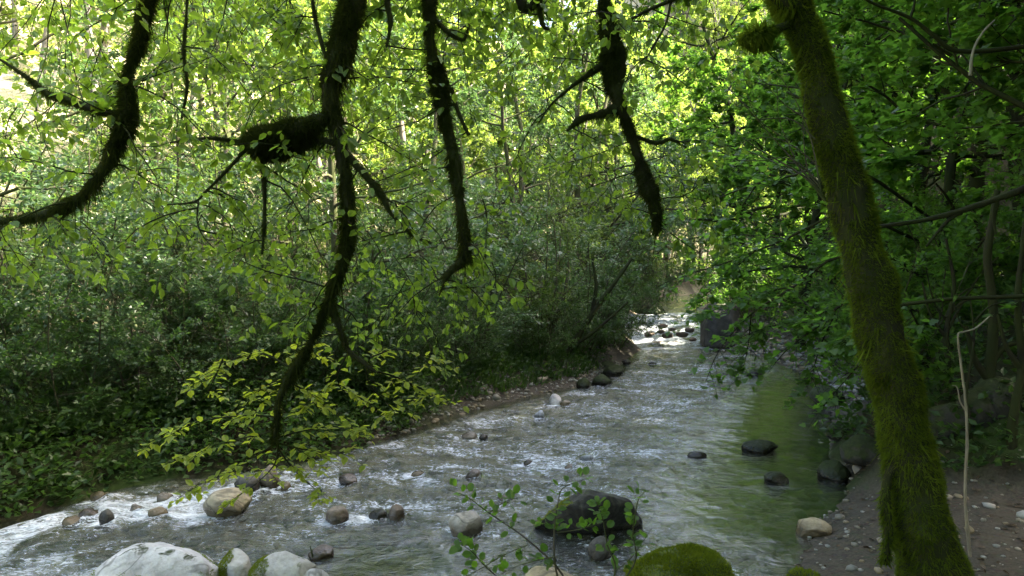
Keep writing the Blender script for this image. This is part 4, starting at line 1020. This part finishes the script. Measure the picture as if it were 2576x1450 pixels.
for sel, mt in ((rest[rest < len(LA[0])], 'leaf_beech'), (rest[rest >= len(LA[0])], 'leaf_yellowgreen')):
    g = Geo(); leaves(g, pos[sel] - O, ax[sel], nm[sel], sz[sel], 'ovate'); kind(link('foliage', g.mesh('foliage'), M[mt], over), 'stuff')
# unseen crown, stretched back behind the camera with large leaves to shade the bank
r = np.random.default_rng(9)
n = 26000; cpos = np.stack([r.uniform(-7, 4, n), r.uniform(-9, 5.5, n), r.uniform(2, 9, n)], -1)
cpos = cpos[cpos[:, 2] > np.where(cpos[:, 1] < -1.5, 2, 4.6)]
den = fbm(cpos * [.55, .55, .8], 51, 3); cpos = cpos[den > -.05]; n = len(cpos)
g = Geo(); leaves(g, cpos - O, nrm(r.normal(0, 1, (n, 3)) * [1, 1, .3]), nrm(r.normal(0, .5, (n, 3)) + [0, 0, 1]), .20 * r.uniform(.7, 1.3, n), 'diamond')
kind(link('crown', g.mesh('crown'), M['leaf_beech'], over), 'stuff')

# ------------------------------------------------------------------ leaning mossy trunk on the near bank
rt = np.random.default_rng(21)
b = at(2350, 1480, 4.3); lean = thing('leaning_tree', 'thick leaning tree trunk coated in green moss on the sandy bank', 'tree', (b[0], b[1], gz(b[0], b[1]) - .05)); LO = np.array(lean.location)
TR = [(2380, 1620, 330), (2362, 1530, 250), (2345, 1440, 205), (2305, 1260, 165), (2270, 1060, 150), (2222, 860, 150), (2172, 650, 138), (2128, 480, 120), (2088, 330, 110), (2045, 140, 105), (1992, 0, 118), (1940, -150, 100), (1900, -420, 80), (1890, -800, 50)]
o, s = limb(lean, LO, TR, 4.3, 'trunk', 'bark_dark', 26, .375, 120, .42)
g = Geo(); tv = np.array([w.co[:] for w in o.data.vertices]); tf = np.array([list(p.vertices) for p in o.data.polygons]); low_part = lambda p: (p[:, 2] < 4.6 - LO[2]) * (.10 + (fbm(p * 3.6, 71, 3) > -.10))
moss_coat(g, tv, tf, 62000, .024, rt, -1.1, (0, 0, -.45), .09, low_part); moss_coat(g, tv, tf, 14000, .040, rt, -1.1, (0, 0, -.8), .06, lambda p: (p[:, 2] < 4.6 - LO[2]) * (fbm(p * 3.0, 72, 3) > .05)); hairs(g, s, LO, 1500, .06, rt, 1.6, wid=.06)
kind(link('moss', g.mesh('moss'), M['moss'], o), 'stuff')
g = Geo()
for pts, k in [([(1985, 60, 26), (1950, 75, 26), (1910, 85, 26), (1878, 95, 30), (1866, 112, 14)], 2200), ([(2300, 1200, 40), (2245, 1180, 30), (2228, 1250, 30), (2235, 1340, 30), (2225, 1420, 20)], 1200), ([(2010, 30, 60), (1960, -10, 60), (1930, -60, 60)], 900)]:
    o, s2 = limb(lean, LO, pts, 4.25, 'branch_stub', 'bark_dark', 8, .4); hairs(g, s2, LO, k, .035, rt, 1.0)
kind(link('stub_moss', g.mesh('stub_moss'), M['moss'], lean), 'stuff')
g = Geo()
def bare(pts, w, d):
    c = np.array([(*at(x, y, d), 0) for x, y in pts]); s = smooth_path(c, 14); v, f = tube(s[:, :3] - LO, np.linspace(w, .0015, 14) * DS * d / FPX * .5 if w > 1 else np.linspace(w, .0015, 14), 4); g.add(v, f); return s
for pts, w in [([(2075, 505), (2030, 450), (1960, 405), (1900, 370), (1850, 330)], .009), ([(2070, 490), (2010, 420), (1930, 330), (1860, 250), (1790, 180)], .007), ([(2065, 480), (2040, 350), (2000, 250), (1940, 160)], .006),
               ([(2060, 470), (2030, 420), (2020, 300), (2030, 200)], .006), ([(2062, 460), (1990, 400), (1900, 405), (1820, 400)], .005), ([(2050, 350), (1990, 300), (1900, 300), (1840, 285)], .006), ([(2030, 300), (1960, 250), (1880, 150)], .005),
               ([(2060, 420), (2000, 370), (1930, 345), (1820, 370), (1760, 380)], .004), ([(1960, 340), (1900, 290), (1870, 200)], .004), ([(2000, 400), (1960, 300), (1955, 200)], .004)]: bare(pts, w, 4.2)
link('bare_twigs', g.mesh('bare_twigs'), M['bark'], lean)
n = 42000; cpos = np.stack([r.uniform(.8, 9, n), r.uniform(-9, 11, n), r.uniform(2.0, 10, n)], -1); den = fbm(cpos * [.5, .5, .8], 52, 3)  # leaf mass out of view, spread wide and oversized to darken the beach
cpos = cpos[(den > -.15) & (cpos[:, 2] > np.where(cpos[:, 1] < -1.5, 2, 5 + .25 * np.maximum(0, cpos[:, 1] - 4))) & (cpos[:, 0] > .8 + .35 * np.maximum(0, cpos[:, 1] - 1))]; n = len(cpos)
g = Geo(); leaves(g, cpos - LO, nrm(r.normal(0, 1, (n, 3)) * [1, 1, .3]), nrm(r.normal(0, .5, (n, 3)) + [0, 0, 1]), .31 * r.uniform(.7, 1.3, n), 'diamond'); kind(link('crown', g.mesh('crown'), M['leaf_maple'], lean), 'stuff')

# ------------------------------------------------------------------ maple boughs sweeping low over the water
rb = np.random.default_rng(88)
for lab, d0, d1, paths in [
    ('leafy maple bough reaching farthest over the water below the tapering limb', 8.5, 10.5, [[(2140, 540), (1980, 600), (1830, 660), (1700, 700), (1640, 730)], [(1980, 600), (1850, 590), (1740, 600), (1660, 610)], [(1900, 630), (1800, 720), (1740, 770)]]),
    ('dark maple bough drooping in front of the tall square boulder', 8.0, 9.5, [[(2140, 640), (2000, 720), (1890, 790), (1810, 880), (1775, 960)], [(2000, 720), (1900, 740), (1820, 770), (1770, 790)], [(1890, 790), (1880, 880), (1860, 960)]]),
    ('dark maple bough hanging before the gravel bar', 7.6, 8.6, [[(2150, 760), (2060, 820), (1980, 880), (1930, 940)], [(2060, 820), (2010, 810), (1940, 820), (1890, 840)], [(2100, 790), (2060, 880), (2040, 960)]]),
    ('mid green maple bough level with the end of the tapering limb', 7.5, 9.5, [[(2140, 420), (2000, 440), (1880, 470), (1780, 510), (1700, 540)], [(2000, 440), (1930, 400), (1850, 370), (1780, 360)], [(1900, 470), (1850, 540), (1800, 580)]]),
    ('maple bough hanging low behind the leaning trunk over the mossy boulders', 6.8, 7.4, [[(2300, 760), (2220, 860), (2150, 930), (2090, 1000)], [(2240, 840), (2180, 840), (2110, 860)], [(2290, 780), (2330, 860), (2350, 940)]])]:
    owner = [o_ for o_ in bpy.data.objects if o_.get('label', '').startswith('low maple hanging its boughs' if d0 > 7 else 'nearest maple')][0]
    A = np.array(owner.location); inv = Matrix.LocRotScale(owner.location, owner.rotation_euler, owner.scale).inverted(); wood = Geo(); tw = []
    for pi, pth in enumerate(paths):
        c = np.array([at(x, y, d0 + (d1 - d0) * min(1, (pi > 0) * .3 + k / (len(pth) - 1))) for k, (x, y) in enumerate(pth)])
        if pi == 0: c = np.vstack([A + [0, 0, max(1.2, c[0][2] - A[2] - .3)], c])
        sp_ = smooth_path(c, 16)
        v, f = tube(sp_ - A, np.linspace(.022 if pi == 0 else .010, .003, 16), 5, 2, .2); wood.add(v, f)
        for k in range(20):
            i = int(rb.integers(2, 15)); dd = nrm(sp_[i + 1] - sp_[i - 1]); sd_ = nrm(np.cross(dd, [0, 0, 1])) * (1 if k % 2 else -1)
            e = nrm(dd * .7 + sd_ * rb.uniform(.4, 1) + [0, 0, rb.uniform(-.35, .15)]); L = rb.uniform(.2, .55)
            q = sp_[i] + np.outer(np.linspace(0, 1, 5), e) * L + np.outer(np.linspace(0, 1, 5) ** 2, [0, 0, -.10]); v, f = tube(q - A, np.linspace(.004, .0015, 5), 3); wood.add(v, f); tw.append(q - A)
    bo = link('bough', wood.mesh('bough'), M['bark_dark'], owner); bo.matrix_parent_inverse = inv; bo.location = A.tolist(); bo['label'] = lab
    g, _ = leaf_out(rb, tw, 9, .085, .35, 'maple', .4); kind(link('foliage', g.mesh('foliage'), M['leaf_maple'], bo), 'stuff')

# ------------------------------------------------------------------ sticks, dead saplings
def stick(name, pts, w, d, mat, label, side=None, cat='branch'):
    c = np.array([(*at(x, y, d),) for x, y in pts]); O_ = c[0].copy(); s = smooth_path(c, len(pts) * 4)
    root = thing(name, label, cat, O_)
    g = Geo(); v, f = tube(s - O_, np.linspace(w, w * .4, len(s)), 7, 3, .4); g.add(v, f); link('stem', g.mesh('stem'), M[mat], root)
    for sp_ in side or []:
        c2 = np.array([at(x, y, d) for x, y in sp_]); s2 = smooth_path(c2, 10); g = Geo(); v, f = tube(s2 - O_, np.linspace(w * .6, w * .25, 10), 5); g.add(v, f); link('side_shoot', g.mesh('side_shoot'), M[mat], root)
    return root
stick('dead_sapling', [(2440, 1400), (2428, 1250), (2433, 1100), (2428, 1000), (2418, 920), (2410, 845), (2425, 835), (2455, 825), (2490, 795)], .0105, 4.9, 'dead_wood', 'pale dead sapling with a bent broken top beside the leaning trunk', [[(2430, 1035), (2415, 1010), (2408, 975), (2395, 970)]], 'sapling')
stick('pale_branch', [(2440, 190), (2448, 130), (2470, 85), (2502, 50)], .011, 5.0, 'dead_wood', 'pale bare curved branch among the dark maple leaves')
stick('twig', [(787, 1402), (784, 1388), (780, 1374)], .008, 5.1, 'bark_dark', 'short dark stick standing upright at the end of the long stone')
stick('root_stick', [(95, 1180), (110, 1230), (118, 1300)], .014, 7.4, 'bark', 'thin pale root dangling from the dark bank, the longer of two')
stick('root_stick', [(150, 1185), (168, 1240), (176, 1292)], .012, 7.4, 'bark', 'short pale root dangling from the dark bank nearer the ochre stone')
stick('fallen_stick', [(462, 1270), (460, 1220), (455, 1180)], .010, 7.9, 'bark', 'thin stick standing in the water near the shaded bank')

stick('mossy_branch', [(2640, 440), (2576, 475), (2510, 500), (2420, 530), (2320, 555), (2200, 572), (2140, 590)], .032, 5.6, 'bark_dark', 'dark mossy branch reaching in behind the leaning trunk at mid height', [[(2510, 500), (2500, 540), (2505, 590)], [(2420, 530), (2380, 560), (2330, 620)]])
stick('mossy_branch', [(2640, 110), (2420, 130), (2350, 90), (2290, 45), (2200, 10), (2130, -30)], .020, 5.4, 'bark_dark', 'thin mossy branch crossing high up beside the leaning trunk top', [[(2290, 45), (2300, 10), (2302, -40)]])
stick('hazel_tree', [(1375, 985), (1400, 930), (1440, 870), (1490, 790), (1540, 720), (1590, 650)], .085, 14.6, 'bark_dark', 'dark hazel stem leaning far out from the mossy stone heap', [[(1490, 790), (1500, 720), (1490, 650)], [(1440, 870), (1500, 830), (1580, 760)]], 'tree stem')
stick('hazel_tree', [(1365, 985), (1372, 900), (1395, 820), (1420, 740), (1430, 660)], .06, 14.8, 'bark', 'upright hazel stem behind the leaning hazel stem', [[(1395, 820), (1360, 760), (1350, 700)]], 'tree stem')
stick('dark_tree', [(722, 960), (730, 860), (735, 760), (740, 640), (744, 560), (735, 450)], .10, 13.5, 'bark_dark', 'straight dark trunk standing behind the lower end of the longest limb', [[(735, 760), (780, 700), (800, 640)]], 'tree stem')
stick('slender_tree', [(1290, 800), (1298, 700), (1305, 600), (1312, 500), (1330, 400), (1335, 340)], .05, 17, 'bark', 'slender crooked stem beyond the hooked limb, in the shrubs', [[(1312, 500), (1290, 450), (1285, 410)]], 'tree stem')
stick('pale_tree', [(70, 620), (85, 420), (100, 250), (112, 120), (126, 0), (135, -120)], .13, 21, 'bark_grey', 'pale grey slender trunk on the bright slope at the picture edge', [[(100, 250), (140, 180), (150, 120)]], 'tree stem')
stick('pale_tree', [(742, 420), (752, 300), (757, 200), (760, 100), (765, -60)], .11, 27, 'bark_grey', 'pale trunk on the bright slope just past the thick middle limb', None, 'tree stem')
stick('slanting_tree', [(180, 960), (215, 840), (245, 740), (270, 640), (300, 510)], .07, 11.0, 'bark_dark', 'thin dark stem slanting up through the blue green shrubs', [[(245, 740), (230, 680), (240, 620)]], 'tree stem')

HOLLOW = [([(2500, 1260), (2505, 1100), (2490, 960), (2500, 800), (2485, 640), (2510, 480)], .07, 7.2, 'mossy crooked trunk in the dark hollow beyond the dead sapling'),
          ([(2380, 1180), (2395, 1000), (2380, 850), (2400, 720), (2380, 600)], .035, 7.6, 'thin dark stem in the hollow just past the leaning trunk'),
          ([(2550, 1230), (2545, 1080), (2570, 930), (2560, 760), (2580, 560)], .05, 6.8, 'dark stem at the picture edge in the shaded hollow'),
          ([(2300, 1100), (2330, 960), (2390, 820), (2460, 700), (2540, 620)], .022, 7.8, 'bare branch slanting across the shaded hollow'),
          ([(2450, 1150), (2430, 1000), (2450, 860), (2440, 740)], .018, 7.0, 'bare twig standing between two dark stems of the hollow')]
for pts, w, d, lab in HOLLOW:
    x0, y0 = pts[0]; x1, y1 = pts[-1]; xm, ym = pts[2]
    stick('hollow_tree' if w > .03 else 'bare_branch', pts, w, d, 'bark_dark', lab, [[(xm, ym), (xm - 40, ym - 60), (xm - 60, ym - 140)], [(xm, ym - 50), (xm + 40, ym - 90), (xm + 90, ym - 100)]], 'tree' if w > .03 else 'branch')
for k, (cx, by, w, h_, lab) in enumerate([(2420, 1150, 150, 90, 'mossy boulder low in the shaded hollow past the leaning trunk'), (2540, 1200, 130, 80, 'mossy boulder at the picture edge above the sandy beach'), (2330, 1080, 120, 70, 'dark mossy boulder up the bank behind the leaning trunk'), (2480, 1060, 140, 80, 'mossy boulder highest in the shaded hollow')]):
    p = at(cx, by, 7.0); z = gz(p[0], p[1] + .1); W = w * DS * 7.0 / FPX
    v, f = rock_mesh((W, W * .8, h_ * DS * 7.0 / FPX + .25), 900 + k, 4, .5); g = Geo(); g.add(v, f)
    tag(link('boulder', g.mesh('boulder'), M['rock_moss'], loc=(p[0], p[1] + .2, z + .05)), lab, 'rock')
# brown leaves fallen on the beach
s_ = np.array(scatter(1500, (1.6, 7.0, 3.4, 8.5), lambda c, d, i, l: ~i & ~l, lambda: 1)); z_ = ground_z(s_[:, 0], s_[:, 1])[0]; n = len(s_); g = Geo()
leaves(g, np.stack([s_[:, 0], s_[:, 1], z_ + .008], -1), nrm(rng.normal(0, 1, (n, 3)) * [1, 1, .15]), nrm(rng.normal(0, .3, (n, 3)) + [0, 0, 1]), rng.uniform(.025, .06, n), 'ovate')
M['litter'] = leaf_mat('fallen leaf', (.03, .02, .011), (.06, .04, .02), (.11, .08, .04), (.08, .05, .02), .2)
lt = kind(link('leaf_litter', g.mesh('leaf_litter'), M['litter']), 'stuff'); lt['label'] = 'brown fallen leaves strewn over the sandy beach by the trunk'; lt['category'] = 'leaf litter'

# ------------------------------------------------------------------ leafy sapling in front of the water
rs = np.random.default_rng(33)
sb = at(1450, 1600, 3.1); sap = thing('sapling', 'slender leafy sapling with round green leaves in front of the overhanging boulder', 'sapling', (sb[0], sb[1], gz(sb[0], sb[1]))); SO = np.array(sap.location)
sl = ([], [], [], [])
def shoot(pts, d0, d1, nl, w=.005, low_=0.0):
    c = np.array([at(x, y, d0 + (d1 - d0) * k / (len(pts) - 1)) for k, (x, y) in enumerate(pts)]); s = smooth_path(c, 24)
    g = Geo(); v, f = tube(s - SO, np.linspace(w, .0012, 24), 5); g.add(v, f); link('stem', g.mesh('stem'), M['bark'], sap)
    for k in range(int(nl * 1.25)):
        i = int(rs.uniform(low_, 1) * 22) + 1; dd = nrm(s[min(i + 1, 23)] - s[i - 1]); sd_ = nrm(np.cross(dd, rs.normal(size=3)))
        a = nrm(sd_ + dd * .4); p = s[i] + a * rs.uniform(.0, .03)
        sl[0].append(p); sl[1].append(a); sl[2].append(nrm(np.array([0, -.35, 1]) + rs.normal(0, .45, 3))); sl[3].append(rs.uniform(.026, .044))
base = (1450, 1600)
shoot([base, (1420, 1455), (1330, 1360), (1230, 1290), (1175, 1250), (1128, 1232)], 3.1, 3.2, 26, .006, .45)
shoot([base, (1400, 1440), (1395, 1330), (1405, 1260), (1420, 1225), (1490, 1200)], 3.1, 3.2, 26, .006, .35)
shoot([base, (1545, 1450), (1528, 1370), (1515, 1300), (1500, 1262)], 3.1, 3.0, 20, .005, .4)
shoot([base, (1590, 1430), (1592, 1340), (1605, 1260), (1625, 1235)], 3.1, 3.1, 22, .005, .35)
shoot([(1400, 1340), (1440, 1335), (1480, 1325), (1530, 1310)], 3.15, 3.1, 18, .003)
shoot([base, (1250, 1450), (1190, 1390), (1160, 1370)], 3.1, 3.0, 18, .004, .5)
shoot([(1330, 1370), (1270, 1395), (1210, 1430), (1170, 1450)], 3.1, 3.0, 14, .003)
shoot([(1400, 1400), (1350, 1410), (1300, 1425), (1260, 1445)], 3.1, 3.0, 14, .003)
shoot([(1410, 1300), (1360, 1320), (1330, 1325)], 3.2, 3.1, 8, .003)
shoot([(1230, 1290), (1270, 1262), (1310, 1250)], 3.2, 3.25, 9, .003)
shoot([(1545, 1440), (1590, 1400), (1640, 1330)], 3.1, 3.1, 12, .003)
g = Geo()
_r = np.array([(0, 0, 0), (.2, .30, .04), (.55, .40, .06), (.85, .26, .04), (1, 0, -.06), (.85, -.26, .04), (.55, -.40, .06), (.2, -.30, .04)])
g.add(_r, np.array([[0, 4, 3, 2, 1], [0, 7, 6, 5, 4]]), False); rl = g.mesh('round_leaf'); rl.materials.append(M['leaf_maple'])
for p, a, n_, s_ in zip(*sl): leaf_object(sap, SO, p, a, n_, s_, rl)

print('leaves', len(pos), 'tris', sum(len(o.data.loops) - 2 * len(o.data.polygons) for o in bpy.data.objects if o.type == 'MESH'))
